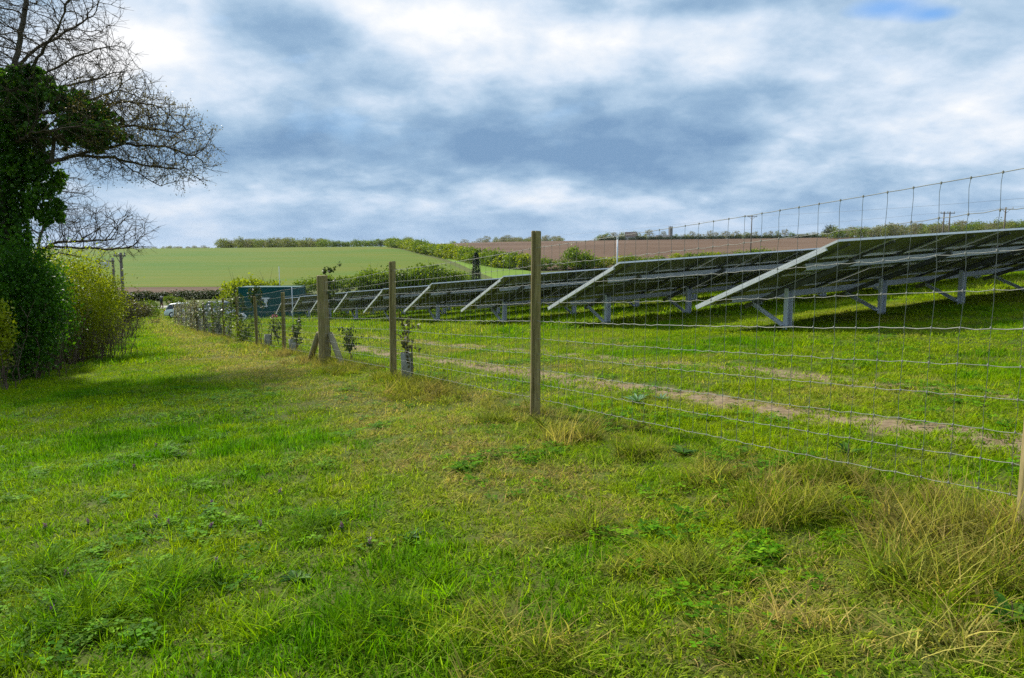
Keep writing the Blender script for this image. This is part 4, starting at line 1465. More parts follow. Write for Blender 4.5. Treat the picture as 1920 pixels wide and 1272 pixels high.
def mast(label, px, ytop, Y, r, cap):
    top = at(px, ytop, Y)
    gz = g1(top[0], top[1]); h = top[2] - gz
    o = empty('camera_mast', (top[0], top[1], gz)); tag(o, label, 'mast', 'metal masts on the solar site')
    b = MB(); b.tube([(0, 0, -0.3), (0, 0, h)], r, 8); b.build('mast_pole', M['galv'], o, True)
    b = MB()
    if cap:
        b.box((-0.06, -0.22, h - 0.02), (0.06, 0.12, h + 0.10)); b.tube([(0, 0, h - 0.12), (0, 0, h)], r * 1.5, 8)
        b.build('camera_head', M['galv'], o)
    else:
        b.tube([(0, 0, h - 0.01), (0, 0, h + 0.02)], r * 1.3, 8); b.build('mast_cap', M['galv'], o)


mast('slim grey camera mast behind the second solar row', 1158, 446, 62, 0.065, True)
mast('short thin grey mast in front of the far solar rows', 547, 537, 44, 0.026, False)
mast('thin grey mast above the teal container', 523, 500, 68, 0.028, False)

# ------------------------------------------------------------------ far church and house on the crest
Yc = 690
c0 = at(1257, 447, Yc)
ch = empty('church', (c0[0], c0[1], g1(c0[0], c0[1])), R(20))
tag(ch, 'small grey church tower among the far trees on the ploughed crest', 'church')
th = at(1257, 426, Yc)[2] - ch.location.z
b = MB(); b.box((-1.4, -1.4, -1), (1.4, 1.4, th))
for sx in (-1, 1):
    for sy in (-1, 1):
        b.box((sx * 1.1 - 0.28, sy * 1.1 - 0.28, th + 0.003), (sx * 1.1 + 0.28, sy * 1.1 + 0.28, th + 0.7))
b.build('tower', M['churchstone'], ch)
b = MB(); b.prism([(-3.2, -1), (3.2, -1), (3.2, 3.2), (0, 5.4), (-3.2, 3.2)], Matrix.Translation((-1.45, 0, 0)) @ Matrix.Rotation(R(-90), 4, 'Y') @ Matrix.Rotation(R(-90), 4, 'Z'), 14)
b.build('nave', M['churchstone'], ch)
b = MB(); b.box((-0.4, -1.46, th - 2.6), (0.4, -1.404, th - 1.0)); b.build('belfry_opening', M['jacket'], ch)
Yh = 640
c0 = at(1183, 449, Yh)
hs = empty('house', (c0[0], c0[1], g1(c0[0], c0[1])), R(75))
tag(hs, 'pale gabled house among the far trees above the ploughed field', 'house')
Mz = Matrix.Rotation(R(90), 4, 'X')
b = MB(); b.prism([(-3.4, -1), (3.4, -1), (3.4, 4.2), (0, 7.4), (-3.4, 4.2)], Mz @ Matrix.Translation((0, 0, -5)), 10); b.build('wall', M['render'], hs)
b = MB()
for s in (-1, 1):
    b.add([(s * 3.75, -5.3, 3.95), (s * 3.75, 5.3, 3.95), (0, 5.3, 7.6), (0, -5.3, 7.6), (s * 3.75, -5.3, 3.80), (s * 3.75, 5.3, 3.80), (0, 5.3, 7.44), (0, -5.3, 7.44)],
          [(0, 1, 2, 3), (7, 6, 5, 4), (0, 4, 5, 1), (3, 2, 6, 7), (0, 3, 7, 4), (1, 5, 6, 2)])
b.build('roof', M['roof'], hs)
for x, z in ((-1.6, 1.2), (1.6, 1.2), (-1.6, 3.2), (1.6, 3.2)):
    for s in (-1, 1):
        b = MB(); b.box((x - 0.5, s * 5.0 - 0.05, z - 0.6), (x + 0.5, s * 5.0 + 0.05, z + 0.6)); b.build('window', M['carglass'], hs)

# ------------------------------------------------------------------ parked cars, sack, bundle, person
def car(label, px, Y, rz, paint, L=4.1, W=1.75, H=1.5):
    p = at(px, 580, Y)
    o = empty('parked_car', (p[0], p[1], g1(p[0], p[1])), rz)
    tag(o, label, 'car', 'cars parked behind the fence')
    # body: lofted cross-sections along the length (half profile of height over length)
    xs = np.array([-0.5, -0.49, -0.44, -0.30, -0.12, 0.06, 0.16, 0.30, 0.42, 0.485, 0.5]) * L
    belt = np.array([0.55, 0.70, 0.88, 0.92, 0.93, 0.92, 0.90, 0.84, 0.76, 0.60, 0.45])
    b = MB(); vs, fs = [], []
    prof = [(0.46, 0.22), (0.50, 0.36), (0.50, 0.62), (0.485, 0.90), (0.44, 1.0)]
    n = len(prof) * 2
    for x, bz in zip(xs, belt):
        taper = 1 - 0.10 * (abs(x) / (L / 2)) ** 4
        ring = [(x, -W * a * taper, 0.2 + (bz - 0.2) * max(0, (q_ - 0.22) / 0.78)) for a, q_ in prof]
        ring += [(x, W * a * taper, 0.2 + (bz - 0.2) * max(0, (q_ - 0.22) / 0.78)) for a, q_ in reversed(prof)]
        vs += ring
    for i in range(len(xs) - 1):
        for k in range(n):
            fs.append((i * n + k, i * n + (k + 1) % n, (i + 1) * n + (k + 1) % n, (i + 1) * n + k))
    fs.append(tuple(range(n - 1, -1, -1))); fs.append(tuple((len(xs) - 1) * n + k for k in range(n)))
    b.add(vs, fs); b.build('body', M[paint], o, True)
    # cabin glass and roof
    cx = np.array([-0.46, -0.36, -0.10, 0.06, 0.22]) * L
    cz = np.array([0.90, H - 0.10, H - 0.02, H - 0.05, 0.90])
    cw = np.array([0.86, 0.74, 0.76, 0.76, 0.84]) * W / 2
    b = MB()
    side = lambda s: [(cx[0], s * W * 0.43, 0.89), (cx[1], s * cw[1], cz[1]), (cx[2], s * cw[2], cz[2]), (cx[3], s * cw[3], cz[3]), (cx[4], s * W * 0.43, 0.88)]
    A_, B_ = side(-1), side(1)
    b.add(A_ + B_, [(0, 1, 2, 3, 4), (9, 8, 7, 6, 5), (0, 5, 6, 1), (1, 6, 7, 2), (2, 7, 8, 3), (3, 8, 9, 4)])
    b.build('windows', M['carglass'], o)
    b = MB()
    top = []
    for s in (-1, 1):
        top += [(cx[1] - 0.06, s * (cw[1] + 0.02), cz[1] - 0.01), (cx[1] + 0.1, s * cw[1] * 0.9, cz[1] + 0.05), (cx[2], s * cw[2] * 0.92, cz[2] + 0.045), (cx[3], s * cw[3] * 0.92, cz[3] + 0.03), (cx[3] + 0.12, s * (cw[3] + 0.01), cz[3] - 0.08),
                (cx[3], s * (cw[3] + 0.025), cz[3] - 0.05), (cx[2], s * (cw[2] + 0.025), cz[2] - 0.03)]
    m = 7
    b.add(top, [(0, 1, m + 1, m), (1, 2, m + 2, m + 1), (2, 3, m + 3, m + 2), (3, 4, m + 4, m + 3), (0, 6, 2, 1), (6, 5, 3, 2), (5, 4, 3), (m, m + 1, m + 2, m + 6), (m + 6, m + 2, m + 3, m + 5), (m + 5, m + 3, m + 4)])
    b.build('roof', M[paint], o)
    for s in (-1, 1):
        b = MB()
        for (xa, za, xb, zb) in ((cx[0], 0.9, cx[1], cz[1]), (-0.10 * L, 0.9, -0.10 * L, cz[2]), (cx[4], 0.88, cx[3], cz[3])):
            b.bar((xa, s * W * 0.435, za), (xb, s * (W * 0.385), zb), 0.06, 0.08)
        b.build('pillar', M[paint], o)
        for x in (-0.30 * L, 0.31 * L):
            b = MB(); b.tube([(x, s * (W / 2 - 0.20), 0.31), (x, s * (W / 2 - 0.01), 0.31)], 0.31, 18); w_ = b.build('wheel', M['rubber'], o)
            b = MB(); b.tube([(x, s * (W / 2 - 0.02), 0.31), (x, s * (W / 2 + 0.012), 0.31)], 0.20, 14); b.build('rim', M['galv'], w_)
        b = MB(); b.box((-L / 2 - 0.012, s * W * 0.34 - 0.12, 0.62), (-L / 2 + 0.10, s * W * 0.34 + 0.12, 0.80)); b.build('tail_light', M['lampred'], o)
        b = MB(); b.box((L / 2 - 0.14, s * W * 0.33 - 0.14, 0.52), (L / 2 - 0.006, s * W * 0.33 + 0.14, 0.66)); b.build('headlight', M['white'], o)
    return o


car('pale white car parked behind the far end of the fence', 350, 77, R(8), 'carwhite')
car('grey car parked between the white car and the container', 414, 74, R(-40), 'cargrey', 4.2, 1.78, 1.55)


def slump(name, label, cat, px, py, Y, w, h, mat, seed, mat2=None):
    p = at(px, py, Y); gz = g1(p[0], p[1])
    rgs = np.random.default_rng(seed)
    b = MB(); vs, fs = [], []
    n, m = 12, 8
    for j in range(m):
        q_ = j / (m - 1)
        r_ = w / 2 * (0.86 + 0.22 * math.sin(q_ * 3.0)) * (1 if j < m - 2 else (0.85 if j == m - 2 else 0.35))
        for k in range(n):
            a = 2 * math.pi * k / n
            rr = r_ * (1 + 0.10 * rgs.normal()) * (1 + 0.10 * math.cos(4 * a))
            vs.append((rr * math.cos(a) + 0.05 * q_, rr * 0.85 * math.sin(a), h * q_ * (1 + 0.04 * rgs.normal()) - (0.03 if j == 0 else 0)))
    for j in range(m - 1):
        for k in range(n):
            fs.append((j * n + k, j * n + (k + 1) % n, (j + 1) * n + (k + 1) % n, (j + 1) * n + k))
    fs.append(tuple((m - 1) * n + k for k in range(n)))
    b.add(vs, fs)
    o = b.build(name, M[mat], None, True, (p[0], p[1], gz))
    tag(o, label, cat)
    for s in (-1, 1):
        b = MB(); b.tube([(s * w * 0.3, 0, h * 0.93), (s * w * 0.34, 0, h * 1.08), (s * w * 0.18, 0, h * 1.1), (s * w * 0.1, 0, h * 0.98)], 0.018, 6)
        b.build('loop_handle', M[mat2 or mat], o)


slump('bulk_sack', 'white woven sack standing at the container corner', 'sack', 453, 596, 59, 0.62, 0.68, 'sackwhite', 4)
slump('cloth_bundle', 'small red bundle below the farthest solar row', 'bundle', 514, 592, 57, 0.42, 0.40, 'pink', 5)

# walker on the road: one skinned body
pp = at(303, 580, 92)
pz = g1(pp[0], pp[1])
J = {'pel': (0, 0, .95), 'spine': (0, .01, 1.15), 'chest': (0, .0, 1.36), 'neck': (0, -.01, 1.50), 'head': (0, -.03, 1.60), 'crown': (0, -.03, 1.70),
     'hl': (-.10, 0, .90), 'kl': (-.12, -.12, .50), 'al': (-.12, .02, .10), 'tl': (-.12, -.14, .05),
     'hr': (.10, 0, .90), 'kr': (.11, .02, .50), 'ar': (.12, .20, .12), 'tr': (.12, .08, .04),
     'sl': (-.19, 0, 1.40), 'el': (-.25, .06, 1.14), 'wl': (-.24, -.08, .92), 'fl': (-.235, -.13, .83),
     'sr': (.19, 0, 1.40), 'er': (.25, -.02, 1.14), 'wr': (.22, -.18, .98), 'fr': (.20, -.25, .92)}
RJ = {'pel': .15, 'spine': .145, 'chest': .165, 'neck': .06, 'head': .095, 'crown': .085, 'hl': .10, 'kl': .065, 'al': .045, 'tl': .04, 'hr': .10, 'kr': .065, 'ar': .045, 'tr': .04,
      'sl': .075, 'el': .052, 'wl': .036, 'fl': .03, 'sr': .075, 'er': .052, 'wr': .036, 'fr': .03}
ED = [('pel', 'spine'), ('spine', 'chest'), ('chest', 'neck'), ('neck', 'head'), ('head', 'crown'), ('pel', 'hl'), ('hl', 'kl'), ('kl', 'al'), ('al', 'tl'), ('pel', 'hr'), ('hr', 'kr'), ('kr', 'ar'), ('ar', 'tr'),
      ('chest', 'sl'), ('sl', 'el'), ('el', 'wl'), ('wl', 'fl'), ('chest', 'sr'), ('sr', 'er'), ('er', 'wr'), ('wr', 'fr')]
ks = list(J)
me = bpy.data.meshes.new('body'); me.from_pydata([J[k] for k in ks], [(ks.index(a), ks.index(c)) for a, c in ED], [])
ob = bpy.data.objects.new('body_tmp', me); COL.objects.link(ob)
sk = ob.modifiers.new('skin', 'SKIN')
for i, k in enumerate(ks):
    me.skin_vertices[0].data[i].radius = (RJ[k], RJ[k] * (0.72 if k in ('pel', 'spine', 'chest') else 1))
    me.skin_vertices[0].data[i].use_root = (k == 'pel')
ob.modifiers.new('sub', 'SUBSURF').levels = 2
bpy.context.view_layer.update()
dg = bpy.context.evaluated_depsgraph_get()
bm_ = bpy.data.meshes.new_from_object(ob.evaluated_get(dg))
bpy.data.objects.remove(ob)
for m_ in ('jacket', 'trousers', 'skin', 'rubber'): bm_.materials.append(M[m_])
for p_ in bm_.polygons:
    z_ = p_.center.z
    p_.material_index = 3 if z_ < 0.10 else 1 if z_ < 0.84 and abs(p_.center.x) < 0.19 else 2 if (z_ > 1.49 or z_ < 0.90) and (abs(p_.center.x) > 0.17 or z_ > 1.49) else 0
    p_.use_smooth = True
per = link('person', bm_, None, (pp[0], pp[1], pz)); per.rotation_euler = (0, 0, R(150))
tag(per, 'person in dark jacket and maroon trousers walking on the road', 'person')
b = MB(); vs, fs = [], []
for j in range(6):
    ph = math.pi * 0.62 * j / 5
    for k in range(12):
        a = 2 * math.pi * k / 12
        vs.append((0.108 * math.sin(ph) * math.cos(a), -0.012 + 0.115 * math.sin(ph) * math.sin(a), 1.655 + 0.105 * math.cos(ph) - (0.03 if math.sin(a) > 0 else 0) * j / 5))
for j in range(5):
    for k in range(12):
        fs.append((j * 12 + k, j * 12 + (k + 1) % 12, (j + 1) * 12 + (k + 1) % 12, (j + 1) * 12 + k))
b.add(vs, fs); b.build('hair', M['hair'], per, True)

# ------------------------------------------------------------------ young hedge plants and tree guards along the fence
def sapling(label, s, u, h, w, nl, ls, seed, mat='sapling', guard=True, blossom=0, low=0.25):
    rg = np.random.default_rng(seed)
    x, y = xy(u, s)
    z = g1(x, y)
    o = empty('sapling', (x, y, z)); tag(o, label, 'sapling', 'young plants along the fence')
    A, B, ra, rb, tips_ = [], [], [], [], []
    ns = 3
    for i in range(ns):
        p = np.array([rg.normal() * 0.03, rg.normal() * 0.03, -0.05]); prev = p
        top = np.array([rg.normal() * w * 0.35, rg.normal() * w * 0.35, h * rg.uniform(0.75, 1.0)])
        for j in range(1, 9):
            n_ = p + (top - p) * (j / 8) + rg.normal(size=3) * 0.02
            A.append(prev); B.append(n_); ra.append(0.012 * (1 - j / 11)); rb.append(0.012 * (1 - (j + 1) / 11))
            if j / 8 * h > low:
                for _ in range(3):
                    v = rg.normal(size=3) * w * 0.4 + np.array([0, 0, 0.05])
                    A.append(n_); B.append(n_ + v); ra.append(0.005); rb.append(0.002); tips_ += [n_ + v, n_ + v * 0.55]
            prev = n_
    link('stem', tubes_mesh('stem', A, B, ra, rb, M['stem'], 4), o)
    T_ = np.array(tips_); C_ = T_[rg.integers(0, len(T_), nl)] + rg.normal(size=(nl, 3)) * w * 0.10
    C_[:, 2] = np.maximum(C_[:, 2], 0.05)
    link('leaves', leaf_mesh('leaves', C_, rg.uniform(ls * 0.6, ls * 1.3, nl), M[mat], rg, 0.4), o)
    if blossom:
        C_ = T_[rg.integers(0, len(T_), blossom)] + rg.normal(size=(blossom, 3)) * w * 0.12
        C_[:, 2] = np.maximum(C_[:, 2], 0.05)
        link('blossom', leaf_mesh('blossom', C_, rg.uniform(ls * 0.5, ls * 1.1, blossom), M['blossom'], rg, 0.4), o)


def guard(label, s, u, h, r, seed):
    x, y = xy(u, s); z = g1(x, y)
    o = empty('tree_guard', (x, y, z)); tag(o, label, 'tree guard', 'plastic tree guards along the fence')
    rgs = random.Random(seed)
    b = MB(); tl = rgs.uniform(-0.05, 0.05)
    n = 12; vs, fs = [], []
    for (rr, dz) in ((r, 0), (r - 0.004, 0)):
        for j, z_ in enumerate((-0.05, h * 0.5, h)):
            for k in range(n):
                a = 2 * math.pi * k / n
                vs.append((rr * math.cos(a) * (1 + 0.05 * math.sin(3 * a + j)) + tl * z_, rr * math.sin(a), z_))
    for q_ in range(2):
        for j in range(2):
            for k in range(n):
                i0 = q_ * 3 * n + j * n
                f_ = (i0 + k, i0 + (k + 1) % n, i0 + n + (k + 1) % n, i0 + n + k)
                fs.append(f_ if q_ == 0 else f_[::-1])
    for k in range(n):
        fs.append((2 * n + k, 2 * n + (k + 1) % n, 5 * n + (k + 1) % n, 5 * n + k))
    b.add(vs, fs); b.build('guard_tube', M['tubeguard'], o, True)
    b = MB(); b.tube([(r + 0.018, -0.01, -0.2), (r + 0.018 + tl * h, -0.01, h + 0.10)], 0.013, 6); b.build('stake', M['stem'], o)


sapling('thin sapling in a pale guard beside the second fence post', 1 * SPAN - 0.15, 0.18, 0.95, 0.20, 150, 0.07, 1, 'shrub_brown', low=0.4)
guard('pale tube guard beside the second post left of mid picture', 1 * SPAN - 0.15, 0.18, 0.44, 0.085, 1)
sapling('leafy sapling at the foot of the thick strutted post', 2 * SPAN - 0.1, 0.58, 0.66, 0.26, 260, 0.07, 2, low=0.25)
sapling('tall leafy sapling reaching the top of the thick strutted post', 2 * SPAN + 0.15, 0.14, 2.12, 0.20, 420, 0.075, 3, low=1.5)
sapling('sapling in a guard next to the post behind the strutted one', 3 * SPAN - 0.1, 0.28, 0.85, 0.24, 300, 0.08, 4, low=0.35)
guard('pale tube guard next to the post behind the strutted one', 3 * SPAN - 0.1, 0.22, 0.42, 0.10, 4)
sapling('bushy sapling right of the post before the container', 4 * SPAN - 0.3, 0.65, 0.85, 0.36, 280, 0.08, 5, low=0.35)
guard('pale tube guard right of the post before the container', 4 * SPAN - 0.2, 0.30, 0.42, 0.11, 5)
sapling('leafy climber crowding the top of the post before the container', 4 * SPAN + 0.2, 0.12, 2.15, 0.30, 300, 0.09, 6, low=1.6)
sapling('green sapling thicket left of the post before the container', 5 * SPAN - 0.6, 0.10, 0.95, 0.55, 900, 0.09, 7, 'hedge', low=0.1)
sapling('climbing plant on the sixth post from the right', 5 * SPAN + 0.1, 0.08, 1.95, 0.30, 420, 0.10, 8, low=0.9)
rs = random.Random(8)
for i, (s, h, w, n_, mt, bl) in enumerate([(6 * SPAN, 1.9, 0.4, 500, 'hedge', 60), (7 * SPAN - 1.5, 1.4, 0.4, 300, 'sapling', 40), (7 * SPAN, 2.0, 0.4, 500, 'hedge', 40), (8 * SPAN, 1.7, 0.45, 450, 'sapling', 50),
                                           (9 * SPAN, 1.9, 0.5, 500, 'shrub_brown', 160), (9.8 * SPAN, 2.0, 0.55, 450, 'shrub_brown', 240), (10.6 * SPAN, 2.1, 0.6, 420, 'hedge', 320), (11.4 * SPAN, 1.9, 0.6, 380, 'shrub_brown', 300),
                                           (12.4 * SPAN, 2.0, 0.7, 380, 'shrub_brown', 260), (13.4 * SPAN, 1.9, 0.7, 380, 'shrub_brown', 240)]):
    words = ['seventh', 'seventh gap', 'eighth', 'ninth', 'tenth', 'eleventh', 'twelfth', 'thirteenth', 'fourteenth', 'last']
    sapling(f'straggling plant grown up the fence near the {words[i]} post from the right', s + rs.uniform(-0.3, 0.3), 0.15, h, w, n_, 0.11, 20 + i, mt, blossom=bl, low=0.25)
for i in range(12):
    guard(nth(i + 1) + ' pale grey tube guard counting from the container along the far fence', 6.3 * SPAN + i * 2.6 + rs.uniform(-0.3, 0.3), 0.35 + rs.uniform(-0.15, 0.15), rs.uniform(0.5, 0.95), 0.12, 40 + i)



# ------------------------------------------------------------------ grass
def blade_arrays(n, R_, hmin, hmax, wid, rg, bend=0.5, flat=0.0, segs=3):
    """n blades of grass rooted within radius R_; returns verts, quads, lv"""
    a = rg.random(n) * 6.283; r_ = R_ * np.sqrt(rg.random(n))
    root = np.stack([r_ * np.cos(a), r_ * np.sin(a), np.full(n, -0.012)], -1)
    h = hmin + (hmax - hmin) * rg.random(n) ** 1.3
    az = rg.random(n) * 6.283
    out = np.stack([np.cos(az), np.sin(az), np.zeros(n)], -1)
    side = np.stack([-np.sin(az), np.cos(az), np.zeros(n)], -1)
    tw = rg.normal(size=n) * 0.6
    side = side * np.cos(tw)[:, None] + out * np.sin(tw)[:, None]
    lean = np.clip(bend * (0.25 + 0.9 * rg.random(n)) + flat, 0, 1.45)
    w = wid * (0.6 + 0.8 * rg.random(n))
    V = []
    for j in range(segs + 1):
        q = j / segs
        ang = lean * (0.35 + 0.9 * q)
        # arc: integrate direction
        d = out * np.sin(ang)[:, None] + np.array([0, 0, 1.0]) * np.cos(ang)[:, None]
        if j == 0:
            p = root
        else:
            p = p + d * (h / segs)[:, None]
        ww = (w * (1 - q) ** 0.7 * (0.85 + 0.3 * q))[:, None] * 0.5 if j < segs else (w * 0.06)[:, None]
        V += [p - side * ww, p + side * ww]
    V = np.stack(V, 1).reshape(-1, 3)
    k = 2 * (segs + 1)
    base = (np.arange(n) * k)[:, None]
    F = np.concatenate([base + np.array([[2 * j, 2 * j + 1, 2 * j + 3, 2 * j + 2]]) for j in range(segs)], 0)
    lv = np.repeat(rg.random(n), k)
    return V, F, lv


def tuft(name, parts, seed, mat):
    rg = np.random.default_rng(seed)
    Vs, Fs, Ls, o = [], [], [], 0
    for kw in parts:
        sh = kw.pop('lvs', (0.0, 1.0))
        V, F, lv = blade_arrays(rg=rg, **kw)
        Vs.append(V); Fs.append(F + o); Ls.append(sh[0] + (sh[1] - sh[0]) * lv); o += len(V)
        kw['lvs'] = sh
    me = fast_mesh(name, np.concatenate(Vs), np.concatenate(Fs), mat, False, {'lv': np.concatenate(Ls)})
    return bpy.data.objects.new(name, me)


def variants(cname, makers):
    c = bpy.data.collections.new(cname)
    for o in makers:
        c.objects.link(o)
    return c


def scatter(name, label, cat, P_, rot, scl, idx, colr, coll):
    """one 'stuff' object: tufts instanced on the given points"""
    me = bpy.data.meshes.new(name)
    n = len(P_)
    me.vertices.add(n); me.vertices.foreach_set('co', np.asarray(P_, np.float32).ravel())
    a = me.attributes.new('rot', 'FLOAT_VECTOR', 'POINT'); a.data.foreach_set('vector', np.asarray(rot, np.float32).ravel())
    a = me.attributes.new('scl', 'FLOAT_VECTOR', 'POINT'); a.data.foreach_set('vector', np.asarray(scl, np.float32).ravel())
    a = me.attributes.new('idx', 'INT', 'POINT'); a.data.foreach_set('value', np.asarray(idx, np.int32))
    c4 = np.concatenate([np.asarray(colr, np.float32), np.ones((n, 1), np.float32)], 1)
    a = me.attributes.new('gcol', 'FLOAT_COLOR', 'POINT'); a.data.foreach_set('color', c4.ravel())
    o = link(name, me)
    tag(o, label, cat, kind='stuff')
    ng = bpy.data.node_groups.new(name + '_scatter', 'GeometryNodeTree')
    ng.interface.new_socket('Geometry', in_out='INPUT', socket_type='NodeSocketGeometry')
    ng.interface.new_socket('Geometry', in_out='OUTPUT', socket_type='NodeSocketGeometry')
    N = ng.nodes.new; L = ng.links.new
    gi, go = N('NodeGroupInput'), N('NodeGroupOutput')
    iop = N('GeometryNodeInstanceOnPoints')
    ci = N('GeometryNodeCollectionInfo'); ci.inputs['Collection'].default_value = coll
    ci.inputs['Separate Children'].default_value = True; ci.inputs['Reset Children'].default_value = True
    def na(nm, ty):
        x = N('GeometryNodeInputNamedAttribute'); x.data_type = ty; x.inputs['Name'].default_value = nm
        return x.outputs[0]
    L(gi.outputs[0], iop.inputs['Points']); L(ci.outputs[0], iop.inputs['Instance'])
    iop.inputs['Pick Instance'].default_value = True
    L(na('idx', 'INT'), iop.inputs['Instance Index'])
    er_ = N('FunctionNodeEulerToRotation'); L(na('rot', 'FLOAT_VECTOR'), er_.inputs[0]); L(er_.outputs[0], iop.inputs['Rotation'])
    L(na('scl', 'FLOAT_VECTOR'), iop.inputs['Scale'])
    L(iop.outputs[0], go.inputs[0])
    md = o.modifiers.new('scatter', 'NODES'); md.node_group = ng
    return o


rg = np.random.default_rng(99)


def sample(Y0, Y1, dens, wide=0.84, pad=1.0):
    xm = wide * Y1 + pad
    n = int(dens * (Y1 - Y0) * 2 * xm)
    X = rg.uniform(-xm, xm, n); Y = rg.uniform(Y0, Y1, n)
    k = np.abs(X) < wide * np.maximum(Y, 0) + pad
    return X[k], Y[k]


lerp = lambda a, b, t: np.asarray(a)[None] * (1 - t[:, None]) + np.asarray(b)[None] * t[:, None]
LUSH, YEL, STRAW, DEEP = (0.100, 0.255, 0.001), (0.245, 0.330, 0.002), (0.40, 0.30, 0.105), (0.036, 0.150, 0.001)


def zones(X, Y):
    """dryness 0..1, rut 0..1 from position"""
    u, f = uf(X, Y)
    nz = fbm(X, Y, 0.55, 3) ; nb = fbm(X, Y, 0.16, 8); nf = fbm(X, Y, 2.2, 5, 2)
    dry = np.exp(-((u + 1.15) / 1.25) ** 2) * np.where(f < -3.5, 0.55, 0.78)                      # trodden, mown strip outside the fence
    dry = np.maximum(dry, np.exp(-((u - 0.05) / 0.45) ** 2) * 0.70)      # under the wires
    dry = np.maximum(dry, np.exp(-((u + 5.3) / 0.5) ** 2) * 0.35 * (f > 15))
    dry = np.maximum(dry, np.where(u > 0.6, 0.22, 0.0))
    midtrack = np.exp(-((u - (RUT_A + RUT_B) / 2) / 1.1) ** 2) * 0.42
    dry = np.maximum(dry, midtrack)
    dry = dry + (nz - 0.5) * 0.95 + (nf - 0.5) * 0.35 + (nb - 0.5) * 0.3
    rut = np.maximum(np.exp(-((u - RUT_A) / 0.31) ** 2), 0.72 * np.exp(-((u - RUT_B) / 0.34) ** 2))
    return u, f, np.clip(dry, 0, 1), rut, nz, nb


def grass_colour(dry, n, nz2):
    yel = np.clip(0.42 + (nz2 - 0.5) * 2.2 + dry * 0.7 + rg.normal(size=n) * 0.2, 0, 1)
    c = lerp(LUSH, YEL, yel)
    dp = np.clip((0.44 - nz2) * 4, 0, 1) * np.clip((0.5 - dry) * 3, 0, 1)
    c = c * (1 - dp[:, None] * 0.65) + np.asarray(DEEP)[None] * dp[:, None] * 0.65
    st = np.clip((dry - 0.30) * 1.5 + rg.normal(size=n) * 0.22, 0, 0.92)
    st[rg.random(n) < 0.4] *= 0.3
    c = c * (1 - st[:, None]) + np.asarray(STRAW)[None] * st[:, None]
    return c * rg.uniform(0.8, 1.2, n)[:, None]


gm = M['grass']
short = variants('short_grass_tufts', [tuft('short_%02d' % i, [dict(n=32, R_=0.07, hmin=0.025, hmax=0.085, wid=0.0085, bend=1.2), dict(n=8, R_=0.11, hmin=0.02, hmax=0.05, wid=0.016, bend=1.2, flat=0.4, lvs=(0, 0.6)), dict(n=5, R_=0.10, hmin=0.04, hmax=0.12, wid=0.0055, bend=0.9, lvs=(0.8, 1.0))], 200 + i, gm) for i in range(7)])
mid = variants('mid_grass_tufts', [tuft('mid_%02d' % i, [dict(n=60, R_=0.22, hmin=0.03, hmax=0.11, wid=0.014, bend=1.0, segs=2)], 220 + i, gm) for i in range(6)])
far = variants('far_grass_tufts', [tuft('far_%02d' % i, [dict(n=70, R_=0.62, hmin=0.05, hmax=0.16, wid=0.028, bend=0.8, segs=2)], 240 + i, gm) for i in range(5)])
flatc = variants('dry_litter', [tuft('flat_%02d' % i, [dict(n=22, R_=0.15, hmin=0.04, hmax=0.14, wid=0.0042, bend=0.5, flat=1.0)], 260 + i, gm) for i in range(5)])
tallc = variants('tussocks', [tuft('tall_%02d' % i, [dict(n=64, R_=0.11, hmin=0.08, hmax=0.36, wid=0.0090, bend=1.25, segs=4), dict(n=14, R_=0.13, hmin=0.15, hmax=0.40, wid=0.0065, bend=1.4, segs=4, lvs=(0.6, 1.0)), dict(n=2, R_=0.10, hmin=0.3, hmax=0.6, wid=0.006, bend=0.9, segs=4, lvs=(0.95, 1.0))], 280 + i, gm) for i in range(6)])


def finish(X, Y, h, idxn, colr, base_scale, tilt=0.12):
    n = len(X)
    P_ = np.stack([X, Y, G(X, Y)], -1)
    rot = np.stack([rg.normal(size=n) * tilt, rg.normal(size=n) * tilt, rg.random(n) * 6.283], -1)
    s = base_scale * rg.uniform(0.75, 1.25, n)
    scl = np.stack([s, s, s * h], -1)
    return P_, rot, scl, rg.integers(0, idxn, n), colr


def keep_area(X, Y):
    u, f = uf(X, Y)
    return (u > -13.5) & (f < 98)


for nm, lab, Y0, Y1, dens, coll, nv, bs in (
        ('grass', 'short green and straw coloured grass in the foreground', 1.2, 8.5, 250, short, 7, 1.0),
        ('grass', 'mown grass of the path and around the fence in the middle distance', 8.5, 20, 62, mid, 6, 0.85),
        ('grass', 'grass further along the path and below the solar rows', 20, 46, 15, mid, 6, 1.75),
        ('grass', 'grass at the far end of the path and site', 46, 104, 3.2, far, 5, 1.6)):
    X, Y = sample(Y0, Y1, dens)
    k = keep_area(X, Y); X, Y = X[k], Y[k]
    u, f, dry, rut, nz, nb = zones(X, Y)
    k = rg.random(len(X)) > np.clip(rut * (fbm(X, Y, 2.4, 40) * 2.0 - 0.15), 0, 0.93)
    k &= rg.random(len(X)) > np.clip(dry - 0.45, 0, 1) * 0.35
    X, Y, u, f, dry, rut, nz, nb = [v[k] for v in (X, Y, u, f, dry, rut, nz, nb)]
    nz2 = fbm(X, Y, 0.5, 21) * 0.45 + fbm(X, Y, 2.6, 22, 3) * 0.55
    colr = grass_colour(dry, len(X), nz2 + np.where(u > 0.5, 0.07, 0.0))
    lush = np.clip((0.46 - nz2) * 4, 0, 1) * np.clip((0.5 - dry) * 3, 0, 1)
    h = (0.72 + 0.75 * lush) * (1 - 0.4 * dry) * rg.choice([0.6, 1.0, 1.5], len(X), p=[0.45, 0.4, 0.15]) * np.where(u > 6.5, 0.8, 1.0)
    scatter(nm, lab, 'grass', *finish(X, Y, h, nv, colr, bs), coll)

